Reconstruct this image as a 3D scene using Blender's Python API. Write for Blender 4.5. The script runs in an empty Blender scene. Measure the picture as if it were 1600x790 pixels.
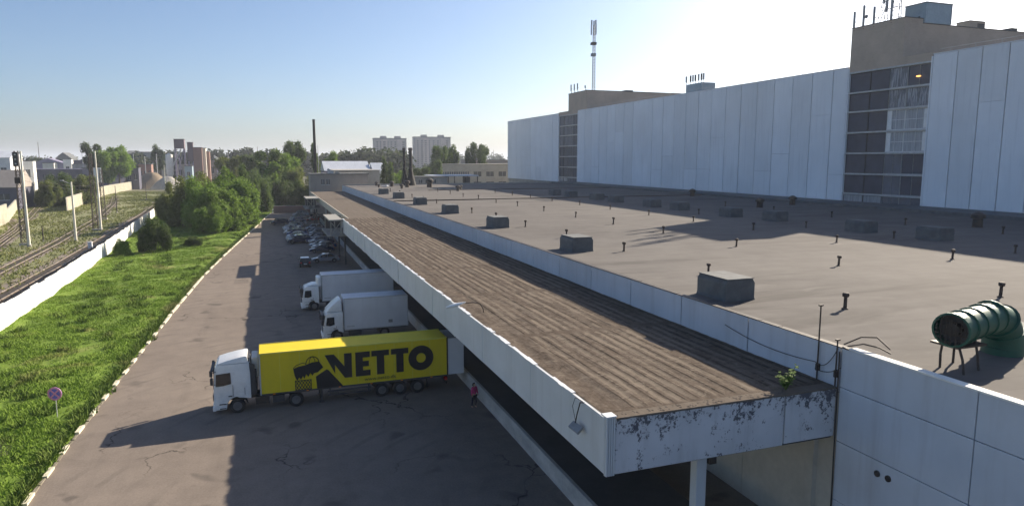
import bpy, bmesh, math, random
import numpy as np
from mathutils import Vector, Matrix, noise as mnoise
R = math.radians
PI = math.pi

# ------------------------------------------------------------------ camera
sc = bpy.context.scene
col = sc.collection
CAM_H, F_PX = 17.0, 1066.0
PITCH = math.atan((395 - 250) / F_PX)
YAW = R(19.738)
cd = bpy.data.cameras.new('camera')
cam = bpy.data.objects.new('camera', cd)
col.objects.link(cam)
cam.location = (0, 0, CAM_H)
cam.rotation_euler = (PI / 2 - PITCH, 0, -YAW)
cd.sensor_width = 36
cd.lens = F_PX / 1600 * 36
cd.clip_end = 30000
cd.clip_start = 0.3
sc.camera = cam

# ------------------------------------------------------------------ sky, sun
SUN = Vector((1.86, 0.95, 1.0)).normalized()
EL = math.asin(SUN.z)
AZ = math.atan2(SUN.x, SUN.y)
w = bpy.data.worlds.new('World')
sc.world = w
w.use_nodes = True
nt = w.node_tree
bg = nt.nodes['Background']
sky = nt.nodes.new('ShaderNodeTexSky')
sky.sky_type = 'NISHITA'
sky.sun_disc = False
sky.sun_elevation = EL
sky.sun_rotation = AZ
sky.air_density = 0.8
sky.dust_density = 1.5
sky.ozone_density = 3.6
nt.links.new(sky.outputs[0], bg.inputs[0])
bg.inputs[1].default_value = 0.070
sd = bpy.data.lights.new('sun', 'SUN')
sd.energy = 5.0
sd.angle = R(0.5)
sd.color = (1.0, 0.875, 0.70)
so = bpy.data.objects.new('sun', sd)
col.objects.link(so)
so.rotation_euler = SUN.to_track_quat('Z', 'Y').to_euler()
so.location = (100, 60, 120)
sc.view_settings.view_transform = 'Standard'
sc.view_settings.look = 'None'
sc.view_settings.gamma = 1
sc.view_settings.exposure = 1.12
sc.view_settings.use_curve_mapping = False

# ------------------------------------------------------------------ helpers
def tag(o, label=None, cat=None, group=None, kind=None):
    if label: o['label'] = label
    if cat: o['category'] = cat
    if group: o['group'] = group
    if kind: o['kind'] = kind
    return o

def empty(name, loc, label=None, cat=None, group=None, rz=0):
    o = bpy.data.objects.new(name, None)
    o.empty_display_size = 0.3
    col.objects.link(o)
    o.location = loc
    o.rotation_euler = (0, 0, rz)
    return tag(o, label, cat, group)

def dup(root, loc=None, rz=None, label=None, parent=None):
    c = root.copy()
    col.objects.link(c)
    if parent is not None: c.parent = parent
    if loc is not None: c.location = loc
    if rz is not None: c.rotation_euler = (0, 0, rz)
    if label: c['label'] = label
    for ch in list(CH.get(root, [])):
        k = dup(ch, parent=c)
        CH.setdefault(c, []).append(k)
    return c
CH = {}

ORD = ['nearest', 'second', 'third', 'fourth', 'fifth', 'sixth', 'seventh', 'eighth', 'ninth', 'tenth', 'eleventh', 'twelfth', 'thirteenth', 'fourteenth', 'fifteenth', 'sixteenth', 'seventeenth', 'eighteenth']

class MB:
    """collects shapes into one mesh"""
    def __init__(s):
        s.v = []; s.f = []; s.mi = []
    def add(s, vs, fs, m=0):
        n = len(s.v)
        s.v += [tuple(v) for v in vs]
        s.f += [tuple(i + n for i in f) for f in fs]
        s.mi += [m] * len(fs)
        return s
    def box(s, x0, x1, y0, y1, z0, z1, m=0):
        vs = [(x0,y0,z0),(x1,y0,z0),(x1,y1,z0),(x0,y1,z0),(x0,y0,z1),(x1,y0,z1),(x1,y1,z1),(x0,y1,z1)]
        return s.add(vs, [(3,2,1,0),(4,5,6,7),(0,1,5,4),(1,2,6,5),(2,3,7,6),(3,0,4,7)], m)
    def obox(s, c, d, L, wd, ht, m=0):
        """box centred at c with its long axis along d (horizontal)"""
        d = Vector((d[0], d[1], 0)).normalized(); n = Vector((-d.y, d.x, 0)); c = Vector(c)
        vs = []
        for z in (0, ht):
            for a, b in ((-1,-1),(1,-1),(1,1),(-1,1)):
                vs.append(c + d * (a * L / 2) + n * (b * wd / 2) + Vector((0,0,z)))
        return s.add(vs, [(3,2,1,0),(4,5,6,7),(0,1,5,4),(1,2,6,5),(2,3,7,6),(3,0,4,7)], m)
    def tube(s, a, b, r0, r1=None, n=8, m=0, cap=True):
        a = Vector(a); b = Vector(b); r1 = r0 if r1 is None else r1
        d = (b - a).normalized()
        u = d.cross(Vector((0,0,1)))
        if u.length < 1e-3: u = Vector((1,0,0))
        u.normalize(); v = d.cross(u)
        vs = []
        for p, r in ((a, r0), (b, r1)):
            for i in range(n):
                t = 2 * PI * i / n
                vs.append(p + u * (r * math.cos(t)) + v * (r * math.sin(t)))
        fs = [(i, (i+1) % n, n + (i+1) % n, n + i) for i in range(n)]
        if cap: fs += [tuple(range(n))[::-1], tuple(range(n, 2*n))]
        return s.add(vs, fs, m)
    def path(s, pts, r, n=6, m=0):
        for a, b in zip(pts, pts[1:]): s.tube(a, b, r, r, n, m)
        return s
    def prism(s, poly, y0, y1, m=0, axis='y', taper=None):
        """side outline (a,b) extruded along axis"""
        n = len(poly); vs = []
        for y in (y0, y1):
            for a, b in poly:
                k = taper(a, b) if taper else 1
                vs.append({'y': (a, y * k, b), 'x': (y, a, b), 'z': (a, b, y)}[axis])
        fs = [tuple(range(n)), tuple(range(n, 2*n))[::-1]]
        fs += [(i, n + i, n + (i+1) % n, (i+1) % n) for i in range(n)]
        return s.add(vs, fs, m)
    def lathe(s, prof, c=(0,0,0), n=16, m=0, axis='z'):
        vs = []; c = Vector(c)
        for r, h in prof:
            for i in range(n):
                t = 2 * PI * i / n
                p = (r*math.cos(t), r*math.sin(t), h)
                if axis == 'y': p = (r*math.cos(t), h, r*math.sin(t))
                if axis == 'x': p = (h, r*math.cos(t), r*math.sin(t))
                vs.append(c + Vector(p))
        fs = []
        for k in range(len(prof) - 1):
            for i in range(n):
                fs.append((k*n+i, k*n+(i+1)%n, (k+1)*n+(i+1)%n, (k+1)*n+i))
        fs.append(tuple(range(n))[::-1]); fs.append(tuple(range((len(prof)-1)*n, len(prof)*n)))
        return s.add(vs, fs, m)
    def build(s, name, mats, parent=None, bevel=0, seg=2, smooth=False, loc=None):
        me = bpy.data.meshes.new(name)
        me.from_pydata(s.v, [], s.f)
        if not isinstance(mats, (list, tuple)): mats = [mats]
        for m in mats: me.materials.append(m)
        me.polygons.foreach_set('material_index', s.mi)
        bm = bmesh.new(); bm.from_mesh(me)
        bmesh.ops.recalc_face_normals(bm, faces=bm.faces)
        if bevel:
            bmesh.ops.bevel(bm, geom=[e for e in bm.edges if e.is_manifold and e.calc_face_angle(0) > 0.35], offset=bevel, segments=seg, affect='EDGES', clamp_overlap=True, profile=0.6)
        if smooth:
            for f in bm.faces: f.smooth = True
            for e in bm.edges:
                if e.is_manifold and e.calc_face_angle(0) > 0.7: e.smooth = False
        bm.to_mesh(me); bm.free()
        o = bpy.data.objects.new(name, me)
        col.objects.link(o)
        if loc is not None: o.location = loc
        if parent is not None:
            o.parent = parent
            CH.setdefault(parent, []).append(o)
        return o

def ray(px, py):
    r, u, f = px - 800, -(py - 395), F_PX
    fw = f * math.cos(PITCH) + u * math.sin(PITCH)
    up = u * math.cos(PITCH) - f * math.sin(PITCH)
    return Vector((r * math.cos(YAW) + fw * math.sin(YAW), -r * math.sin(YAW) + fw * math.cos(YAW), up))
def atY(px, py, Y):
    """where something seen at that bearing stands when it is Y metres up the yard"""
    d = ray(px, py); return Vector((0, 0, CAM_H)) + d * (Y / d.y)
def atZ(px, py, z):
    d = ray(px, py); return Vector((0, 0, CAM_H)) + d * ((z - CAM_H) / d.z)
def atX(px, py, X):
    d = ray(px, py); return Vector((0, 0, CAM_H)) + d * (X / d.x)

# ------------------------------------------------------------------ materials
def nodes(name):
    m = bpy.data.materials.new(name); m.use_nodes = True
    t = m.node_tree; b = t.nodes['Principled BSDF']
    return m, t, b
def N(t, kind, **kw):
    n = t.nodes.new(kind)
    for k, v in kw.items():
        if k in n.inputs: n.inputs[k].default_value = v
        else: setattr(n, k, v)
    return n
def coords(t, scale=(1,1,1), rnd=False):
    tc = N(t, 'ShaderNodeTexCoord'); mp = N(t, 'ShaderNodeMapping')
    mp.inputs['Scale'].default_value = scale
    t.links.new(tc.outputs['Object'], mp.inputs['Vector'])
    if rnd:
        oi = N(t, 'ShaderNodeObjectInfo'); mu = N(t, 'ShaderNodeMath', operation='MULTIPLY'); mu.inputs[1].default_value = 50
        t.links.new(oi.outputs['Random'], mu.inputs[0]); cb = N(t, 'ShaderNodeCombineXYZ')
        t.links.new(mu.outputs[0], cb.inputs[0]); t.links.new(mu.outputs[0], cb.inputs[1])
        t.links.new(cb.outputs[0], mp.inputs['Location'])
    return mp.outputs[0]
def noise(t, vec, scale, detail=4, rough=0.55, dist=0):
    n = N(t, 'ShaderNodeTexNoise'); n.inputs['Scale'].default_value = scale
    n.inputs['Detail'].default_value = detail; n.inputs['Roughness'].default_value = rough
    n.inputs['Distortion'].default_value = dist
    t.links.new(vec, n.inputs['Vector']); return n.outputs['Fac']
def ramp(t, fac, stops):
    r = N(t, 'ShaderNodeValToRGB'); e = r.color_ramp.elements
    while len(e) > 1: e.remove(e[0])
    e[0].position = stops[0][0]; e[0].color = (*stops[0][1], 1) if len(stops[0][1]) == 3 else stops[0][1]
    for p, c in stops[1:]:
        x = e.new(p); x.color = (*c, 1)
    t.links.new(fac, r.inputs[0]); return r.outputs[0]
def mix(t, fac, a, b, blend='MIX'):
    n = N(t, 'ShaderNodeMix', data_type='RGBA', blend_type=blend)
    for s, v in ((n.inputs[0], fac), (n.inputs[6], a), (n.inputs[7], b)):
        if isinstance(v, (int, float)): s.default_value = v
        elif isinstance(v, tuple): s.default_value = (*v, 1)
        else: t.links.new(v, s)
    return n.outputs[2]
def bump(t, b, h, strength=0.3, dist=0.05):
    n = N(t, 'ShaderNodeBump'); n.inputs['Strength'].default_value = strength; n.inputs['Distance'].default_value = dist
    t.links.new(h, n.inputs['Height']); t.links.new(n.outputs[0], b.inputs['Normal'])
def g(v): return (v, v, v)

def pm(name, c1, c2=None, scale=1.0, rough=0.7, bmp=0.0, metal=0.0, stretch=(1,1,1), lo=0.35, hi=0.65, rnd=True, detail=5, spec=None, coat=0):
    m, t, b = nodes(name)
    c2 = c2 or tuple(c * 0.78 for c in c1)
    v = coords(t, stretch, rnd)
    f = noise(t, v, scale, detail, 0.6)
    c = ramp(t, f, [(lo, c2), (hi, c1)])
    f2 = noise(t, v, scale * 6.3, 3, 0.6)
    c = mix(t, 0.25, c, ramp(t, f2, [(0.3, tuple(x * .72 for x in c1)), (0.7, tuple(min(1, x * 1.15) for x in c1))]))
    t.links.new(c, b.inputs['Base Color'])
    b.inputs['Roughness'].default_value = rough
    b.inputs['Metallic'].default_value = metal
    if spec is not None: b.inputs['Specular IOR Level'].default_value = spec
    if coat: b.inputs['Coat Weight'].default_value = coat
    if bmp: bump(t, b, f2, bmp, 0.03)
    return m

M = {}
M['white_paint'] = pm('white_paint', (.80,.80,.79), (.68,.68,.67), 0.8, 0.35, coat=.3)
M['truck_box'] = pm('truck_box', (.74,.75,.77), (.60,.61,.63), 0.6, 0.45)
M['yellow'] = pm('yellow_tarpaulin', (.70,.60,.012), (.60,.51,.01), 0.5, 0.45)
M['black'] = pm('black_print', (.012,.011,.014), None, 1, 0.5)
M['rubber'] = pm('rubber', (.022,.022,.024), None, 3, 0.85)
M['rim'] = pm('wheel_rim', (.20,.20,.21), (.13,.13,.13), 2, 0.4, metal=.6)
M['chassis'] = pm('chassis', (.045,.045,.05), None, 2, 0.6)
M['dark_metal'] = pm('dark_metal', (.035,.032,.032), (.06,.04,.03), 2, 0.6, metal=.2)
M['grey_metal'] = pm('grey_metal', (.33,.34,.35), (.22,.22,.22), 2, 0.5, metal=.3)
M['soot'] = pm('sooty_iron', (.014,.013,.014), (.022,.018,.016), 2, 0.8)
M['galv'] = pm('galvanised', (.52,.53,.54), (.38,.38,.38), 1.5, 0.5, metal=.2)
M['vent'] = pm('vent_slab', (.125,.135,.14), (.08,.085,.09), 1.4, 0.85, 0.3)
M['pipe_dark'] = pm('vent_pipe_iron', (.05,.042,.04), (.09,.055,.035), 4, 0.8)
M['green'] = pm('green_duct_paint', (.012,.105,.070), (.010,.062,.045), 1.1, 0.52, spec=.4)
M['concrete'] = pm('concrete', (.42,.40,.36), (.30,.28,.25), 0.5, 0.85, 0.2)
M['beige_wall'] = pm('beige_render', (.52,.47,.39), (.40,.35,.28), 0.45, 0.85, 0.15, lo=.3, hi=.6)
M['fence_white'] = pm('white_limewash', (.86,.85,.80), (.76,.74,.68), 0.6, 0.8, 0.1)
M['fence_cream'] = pm('cream_concrete', (.78,.75,.64), (.64,.60,.50), 0.4, 0.85)
M['kerb'] = pm('kerb_paint', (.72,.68,.52), (.50,.46,.36), 2.5, 0.8, 0.2)
M['kerb_bare'] = pm('kerb_stone', (.27,.24,.19), (.16,.14,.10), 2.5, 0.9)
M['rail'] = pm('rail_steel', (.38,.34,.30), (.22,.15,.10), 1, 0.45, metal=.4)
M['sleeper'] = pm('sleeper', (.22,.19,.16), (.14,.12,.10), 1, 0.9)
M['bark'] = pm('bark', (.12,.10,.08), (.07,.055,.045), 3, 0.9, 0.4)
M['skin'] = pm('skin', (.45,.28,.2), None, 3, 0.6)
M['pink'] = pm('pink_cloth', (.62,.06,.22), (.45,.03,.12), 3, 0.9)
M['navy'] = pm('dark_cloth', (.02,.02,.035), None, 3, 0.9)
M['hair'] = pm('hair', (.03,.02,.015), None, 8, 0.8)
M['blue_panel'] = pm('blue_grey_panel', (.30,.40,.46), (.24,.32,.38), 0.4, 0.6)
M['plate'] = pm('plate_white', (.75,.75,.72), None, 3, 0.5)
M['red_lens'] = pm('red_lens', (.5,.02,.02), None, 3, 0.2)
M['clear_lens'] = pm('lamp_lens', (.75,.78,.8), None, 3, 0.12)
M['orange'] = pm('orange_lens', (.8,.25,.02), None, 3, 0.2)

def glassy(name, c, rough=0.08):
    m, t, b = nodes(name)
    v = coords(t, rnd=True); f = noise(t, v, 0.5, 3)
    t.links.new(ramp(t, f, [(.3, tuple(x * .6 for x in c)), (.7, c)]), b.inputs['Base Color'])
    b.inputs['Roughness'].default_value = rough
    b.inputs['Specular IOR Level'].default_value = 0.7
    return m
M['glass'] = glassy('car_glass', (.02,.025,.03))
M['bay_glass'] = glassy('stair_glass', (.05,.058,.095), 0.55)
M['bay_glass_grey'] = glassy('dusty_glass', (.12,.13,.17), 0.5)
M['torn_curtain'] = pm('torn_curtain_behind_glass', (.34,.36,.40), (.04,.045,.07), 2.2, 0.35, stretch=(1,2.2,.22), lo=.48, hi=.56)
M['curtain'] = pm('white_curtain_behind_glass', (.42,.44,.47), (.16,.17,.20), 1.6, 0.3, stretch=(1,2.5,.15))
M['far_glass'] = glassy('far_window', (.05,.06,.075), 0.25)

# asphalt: worn, patched, cracked
def asphalt():
    m, t, b = nodes('worn_asphalt')
    v = coords(t)
    big = noise(t, v, 0.07, 5, 0.6); mid = noise(t, v, 0.6, 6, 0.65); fine = noise(t, v, 9, 3, 0.7)
    c = ramp(t, big, [(.3, (0.1699,0.1392,0.1168)), (.52, (0.2199,0.1827,0.1539)), (.72, (0.258,0.2176,0.1827))])
    c = mix(t, 0.45, c, ramp(t, mid, [(.3, (0.1275,0.1062,0.0935)), (.55, (0.2199,0.1827,0.1539)), (.75, (0.2762,0.2336,0.1986))]))
    c = mix(t, 0.25, c, ramp(t, fine, [(.3, (0.085,0.0744,0.0691)), (.7, (0.2867,0.2549,0.223))]))
    # tyre-darkened streaks along the lane and dark oil stains
    v2 = coords(t, (0.55, 0.035, 1)); st = noise(t, v2, 1.2, 4, 0.6)
    c = mix(t, ramp(t, st, [(.54, g(0)), (.78, g(.28))]), c, (.095,.083,.075))
    oil = noise(t, v, 0.35, 2, 0.5, 0.4)
    c = mix(t, ramp(t, oil, [(.64, g(0)), (.72, g(.5))]), c, (.06,.055,.052))
    # tarred repair patches
    pb = N(t, 'ShaderNodeTexVoronoi', feature='F1', distance='CHEBYCHEV'); pb.inputs['Scale'].default_value = .11; pb.inputs['Randomness'].default_value = 1.0
    t.links.new(coords(t, (1,.55,1)), pb.inputs['Vector'])
    c = mix(t, ramp(t, pb.outputs['Distance'], [(.10, g(.32)), (.108, g(0))]), c, (.09,.08,.073))
    # curved tyre sweeps around the loading bays
    tw = N(t, 'ShaderNodeTexWave', wave_type='RINGS', rings_direction='Z'); tw.inputs['Scale'].default_value = .17; tw.inputs['Distortion'].default_value = 2.5; tw.inputs['Detail'].default_value = 2; tw.inputs['Detail Scale'].default_value = .3
    mpv = N(t, 'ShaderNodeMapping'); mpv.inputs['Location'].default_value = (-14, -30, 0); t.links.new(coords(t), mpv.inputs['Vector']); t.links.new(mpv.outputs[0], tw.inputs['Vector'])
    tg = ramp(t, noise(t, v, .14, 3, .6), [(.48, g(0)), (.62, g(.25))])
    c = mix(t, mix(t, 1, ramp(t, tw.outputs['Fac'], [(.86, g(0)), (.95, g(1))]), tg, 'MULTIPLY'), c, (.075,.068,.062))
    # cracks
    vo = N(t, 'ShaderNodeTexVoronoi', feature='DISTANCE_TO_EDGE'); vo.inputs['Scale'].default_value = 0.16
    wv = N(t, 'ShaderNodeVectorMath', operation='ADD'); nz = N(t, 'ShaderNodeTexNoise'); nz.inputs['Scale'].default_value = 0.8; nz.inputs['Detail'].default_value = 5
    t.links.new(v, nz.inputs['Vector']); sc2 = N(t, 'ShaderNodeVectorMath', operation='SCALE'); sc2.inputs['Scale'].default_value = 2.2
    t.links.new(nz.outputs['Color'], sc2.inputs[0]); t.links.new(v, wv.inputs[0]); t.links.new(sc2.outputs[0], wv.inputs[1]); t.links.new(wv.outputs[0], vo.inputs['Vector'])
    crack = ramp(t, vo.outputs['Distance'], [(0, g(1)), (.012, g(0))])
    msk = ramp(t, noise(t, v, 0.12, 2), [(.50, g(0)), (.60, g(.85))])
    c = mix(t, mix(t, 1, crack, msk, 'MULTIPLY'), c, (.03,.028,.026))
    t.links.new(c, b.inputs['Base Color']); b.inputs['Roughness'].default_value = 0.9
    b.inputs['Specular IOR Level'].default_value = 0.08
    bump(t, b, fine, 0.35, 0.02)
    return m
M['asphalt'] = asphalt()

def roof_felt():
    m, t, b = nodes('grey_beige_roof_felt')
    v = coords(t)
    big = noise(t, v, 0.045, 5, 0.55, 0.6); mid = noise(t, v, 0.5, 6, 0.6)
    c = ramp(t, big, [(.28, (0.1194,0.1094,0.1032)), (.5, (0.1518,0.1417,0.1347)), (.72, (0.1761,0.165,0.1539))])
    c = mix(t, 0.35, c, ramp(t, mid, [(.3, (0.1113,0.1023,0.0972)), (.7, (0.1884,0.1771,0.1671))]))
    # felt strips laid across, each 1 m wide
    br = N(t, 'ShaderNodeTexBrick'); br.inputs['Scale'].default_value = 1
    br.inputs['Brick Width'].default_value = 10; br.inputs['Row Height'].default_value = 1.0
    br.inputs['Mortar Size'].default_value = 0.02; br.inputs['Mortar Smooth'].default_value = 0.6
    br.inputs['Color1'].default_value = (*g(1), 1); br.inputs['Color2'].default_value = (*g(.86), 1); br.inputs['Mortar'].default_value = (*g(.66), 1)
    t.links.new(v, br.inputs['Vector'])
    c = mix(t, 0.7, c, br.outputs['Color'], 'MULTIPLY')
    # wind-blown puddle stains that stretch down the roof fall
    v2 = coords(t, (0.05, 0.22, 1)); s = noise(t, v2, 1.0, 6, 0.62, 0.8)
    c = mix(t, ramp(t, s, [(.55, g(0)), (.66, g(.62))]), c, (.078,.072,.068))
    pb = N(t, 'ShaderNodeTexVoronoi', feature='F1', distance='CHEBYCHEV'); pb.inputs['Scale'].default_value = .085; t.links.new(coords(t, (.5,1.2,1)), pb.inputs['Vector'])
    c = mix(t, ramp(t, pb.outputs['Distance'], [(.085, g(.35)), (.092, g(0))]), c, (.095,.088,.083))
    v3 = coords(t, (0.12, 0.3, 1)); s3 = noise(t, v3, 1.3, 4, 0.6, 0.5)
    c = mix(t, ramp(t, s3, [(.62, g(0)), (.75, g(.45))]), c, (.225,.21,.196))
    t.links.new(c, b.inputs['Base Color']); b.inputs['Roughness'].default_value = 0.9
    b.inputs['Specular IOR Level'].default_value = 0.08
    bump(t, b, mix(t, .5, mid, br.outputs['Fac']), 0.25, 0.04)
    return m
M['roof'] = roof_felt()

def deck_felt(name, strong=True):
    m, t, b = nodes(name)
    v = coords(t)
    vs = coords(t, (1.0, 0.10, 1))
    n1 = noise(t, vs, 2.6, 6, 0.65, 0.3)     # long streaks
    n2 = noise(t, v, 0.9, 5, 0.6, 0.7)
    n3 = noise(t, v, 6, 4, 0.7)
    dk = (0.0484,0.0352,0.0273); md = (0.0924,0.0704,0.0554); lt = (0.1672,0.139,0.1126)
    if not strong: dk, md, lt = (0.1012,0.081,0.066), (0.1364,0.1126,0.0924), (0.1672,0.1426,0.1179)
    c = ramp(t, n1, [(.30, dk), (.48, md), (.66, lt)])
    c = mix(t, 0.4, c, ramp(t, n2, [(.3, dk), (.5, md), (.72, lt)]))
    c = mix(t, 0.25, c, ramp(t, n3, [(.3, dk), (.7, lt)]))
    if strong:
        # overlapping felt strips of uneven length, some bleached, with dark seams that come and go
        sp = N(t, 'ShaderNodeSeparateXYZ'); t.links.new(v, sp.inputs[0])
        w1 = N(t, 'ShaderNodeTexNoise'); w1.inputs['Scale'].default_value = .55; w1.inputs['Detail'].default_value = 5; w1.inputs['Roughness'].default_value = .7
        t.links.new(coords(t, (1, .35, 1)), w1.inputs['Vector']); ws_ = N(t, 'ShaderNodeSeparateColor'); t.links.new(w1.outputs['Color'], ws_.inputs[0])
        def madd(src, nz, amp):
            a = N(t, 'ShaderNodeMath', operation='MULTIPLY_ADD'); a.inputs[1].default_value = amp; t.links.new(nz, a.inputs[0]); t.links.new(src, a.inputs[2]); return a.outputs[0]
        # bleached and tarred streaks that run with the strips, each about half a metre wide
        def streak(sx, sy, sc, det, dist=0):
            cb = N(t, 'ShaderNodeCombineXYZ')
            mx = N(t, 'ShaderNodeMath', operation='MULTIPLY'); mx.inputs[1].default_value = sx; t.links.new(madd(sp.outputs[0], ws_.outputs[1], .9), mx.inputs[0])
            my = N(t, 'ShaderNodeMath', operation='MULTIPLY'); my.inputs[1].default_value = sy; t.links.new(madd(sp.outputs[1], ws_.outputs[0], 3.0), my.inputs[0])
            t.links.new(mx.outputs[0], cb.inputs[0]); t.links.new(my.outputs[0], cb.inputs[1])
            return noise(t, cb.outputs[0], sc, det, .6, dist)
        sa = streak(1.0, .10, 1.5, 3); sb = streak(1.0, .05, 3.6, 4)
        # ribs every 0.6 m: straight shaky-edged grooves, low-sun shade painted in dark
        sh = N(t, 'ShaderNodeMath', operation='ADD'); sh.inputs[1].default_value = 1.35; t.links.new(madd(sp.outputs[0], ws_.outputs[1], .05), sh.inputs[0])
        d0 = N(t, 'ShaderNodeMath', operation='PINGPONG'); d0.inputs[1].default_value = .30; t.links.new(sh.outputs[0], d0.inputs[0])
        groove = ramp(t, d0.outputs[0], [(0, g(.9)), (.035, g(.6)), (.085, g(0))]); crest = ramp(t, d0.outputs[0], [(.13, g(0)), (.22, g(1))])
        yj = N(t, 'ShaderNodeMath', operation='ADD'); yj.inputs[1].default_value = -.7; t.links.new(madd(sp.outputs[1], ws_.outputs[2], .7), yj.inputs[0])
        dj = N(t, 'ShaderNodeMath', operation='PINGPONG'); dj.inputs[1].default_value = 5.95; t.links.new(yj.outputs[0], dj.inputs[0])
        inrib = ramp(t, dj.outputs[0], [(.25, g(0)), (.55, g(1))])
        inx = N(t, 'ShaderNodeMapRange'); inx.inputs[1].default_value = 1.1; inx.inputs[2].default_value = 1.6; t.links.new(sp.outputs[0], inx.inputs[0])
        inrib = mix(t, 1, inrib, inx.outputs[0], 'MULTIPLY')
        bl = ramp(t, sa, [(.42, g(.0)), (.56, g(.75))])
        c = mix(t, mix(t, 1, mix(t, 1, crest, bl, 'MULTIPLY'), inrib, 'MULTIPLY'), c, (0.1892,0.1584,0.1276))
        gate = ramp(t, streak(1.0, .2, .8, 3), [(.38, g(.15)), (.56, g(1))])
        seam = mix(t, 1, mix(t, 1, groove, gate, 'MULTIPLY'), inrib, 'MULTIPLY')
        c = mix(t, seam, c, (0.0264,0.0194,0.015))
        spk = noise(t, v, 2.2, 9, .80, .9)
        c = mix(t, ramp(t, spk, [(.53, g(0)), (.60, g(.65))]), c, (0.176,0.1478,0.1188))
        c = mix(t, ramp(t, spk, [(.37, g(.75)), (.47, g(0))]), c, (0.0352,0.0264,0.0211))
        c = mix(t, mix(t, 1, ramp(t, dj.outputs[0], [(0, g(1)), (.5, g(0))]), g(.35), 'MULTIPLY'), c, (0.066,0.0484,0.0378))
        bump(t, b, mix(t, .5, n1, seam), 0.7, 0.06)
    else:
        bump(t, b, n2, 0.3, 0.04)
    t.links.new(c, b.inputs['Base Color']); b.inputs['Roughness'].default_value = 0.95
    b.inputs['Specular IOR Level'].default_value = 0.06
    return m
M['deck'] = deck_felt('torn_brown_roof_felt')
M['deck_plain'] = deck_felt('brown_roof_felt', False)

def peeling():
    m, t, b = nodes('peeling_white_paint')
    v = coords(t, (1, 1, .8))
    n1 = noise(t, v, 4.2, 10, 0.80, 0.0); n2 = noise(t, v, 0.5, 3, 0.5)
    sp = N(t, 'ShaderNodeSeparateXYZ'); tc = N(t, 'ShaderNodeTexCoord'); t.links.new(tc.outputs['Object'], sp.inputs[0])
    # most of the peeling is on the part near the outer corner (x 12 to 16)
    a = N(t, 'ShaderNodeMapRange'); a.inputs[1].default_value = 15.0; a.inputs[2].default_value = 18.5; a.inputs[3].default_value = 0.05; a.inputs[4].default_value = -0.10
    t.links.new(sp.outputs[0], a.inputs[0])
    zz = N(t, 'ShaderNodeMapRange'); zz.inputs[1].default_value = 5.5; zz.inputs[2].default_value = 7.4; zz.inputs[3].default_value = -0.03; zz.inputs[4].default_value = 0.05
    t.links.new(sp.outputs[2], zz.inputs[0])
    s = N(t, 'ShaderNodeMath', operation='ADD'); t.links.new(n1, s.inputs[0]); t.links.new(a.outputs[0], s.inputs[1])
    s2 = N(t, 'ShaderNodeMath', operation='ADD'); t.links.new(s.outputs[0], s2.inputs[0]); t.links.new(zz.outputs[0], s2.inputs[1])
    big = noise(t, v, 0.9, 3, .6); s3 = N(t, 'ShaderNodeMath', operation='MULTIPLY_ADD'); s3.inputs[1].default_value = .55; t.links.new(big, s3.inputs[0]); t.links.new(s2.outputs[0], s3.inputs[2])
    k = ramp(t, s3.outputs[0], [(.905, g(0)), (.92, g(1))])
    c = mix(t, k, ramp(t, n2, [(.3, (.50,.51,.53)), (.7, (.64,.64,.66))]), (.10,.10,.12))
    c = mix(t, ramp(t, noise(t, coords(t, (2, 2, .25)), 1.3, 4), [(.55, g(0)), (.75, g(.3))]), c, (.30,.29,.28))
    t.links.new(c, b.inputs['Base Color']); b.inputs['Roughness'].default_value = 0.75
    bump(t, b, k, 0.4, 0.02)
    return m
M['peel'] = peeling()

def stained(name, base, dirt, amt=.5, sc1=.35):
    m, t, b = nodes(name)
    v = coords(t); n = noise(t, v, sc1, 5, .6)
    c = ramp(t, n, [(.3, tuple(x * .86 for x in base)), (.7, base)])
    st = noise(t, coords(t, (1.6, 1.6, .10)), 1.0, 4, .6)
    c = mix(t, ramp(t, st, [(.52, g(0)), (.75, g(amt))]), c, dirt)
    sp = noise(t, v, 2.2, 6, .7)
    c = mix(t, ramp(t, sp, [(.66, g(0)), (.72, g(amt))]), c, dirt)
    ge = N(t, 'ShaderNodeNewGeometry'); c = mix(t, 1, c, ramp(t, ge.outputs['Random Per Island'], [(0, (.90,.895,.885)), (.5, (.97,.97,.97)), (1, (1,1,1))]), 'MULTIPLY')
    t.links.new(c, b.inputs['Base Color']); b.inputs['Roughness'].default_value = 0.7
    bump(t, b, sp, .12, .02)
    return m
M['truck_box'] = stained('lorry_box_white', (.72,.73,.76), (.50,.50,.51), .35, .5)
M['yellow'] = stained('yellow_tarpaulin', (.78,.60,.006), (.52,.40,.015), .28, .4)
M['wall_white'] = stained('white_wall_panel', (.62,.65,.70), (.36,.35,.35), .35)
M['fascia'] = stained('white_fascia_panel', (.62,.64,.65), (.36,.35,.33), .3)
M['clad'] = stained('white_cladding', (.88,.90,.93), (.58,.59,.62), .4, .08)
M['groove'] = pm('dark_joint', (.07,.07,.08), None, 1, .9)

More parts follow.
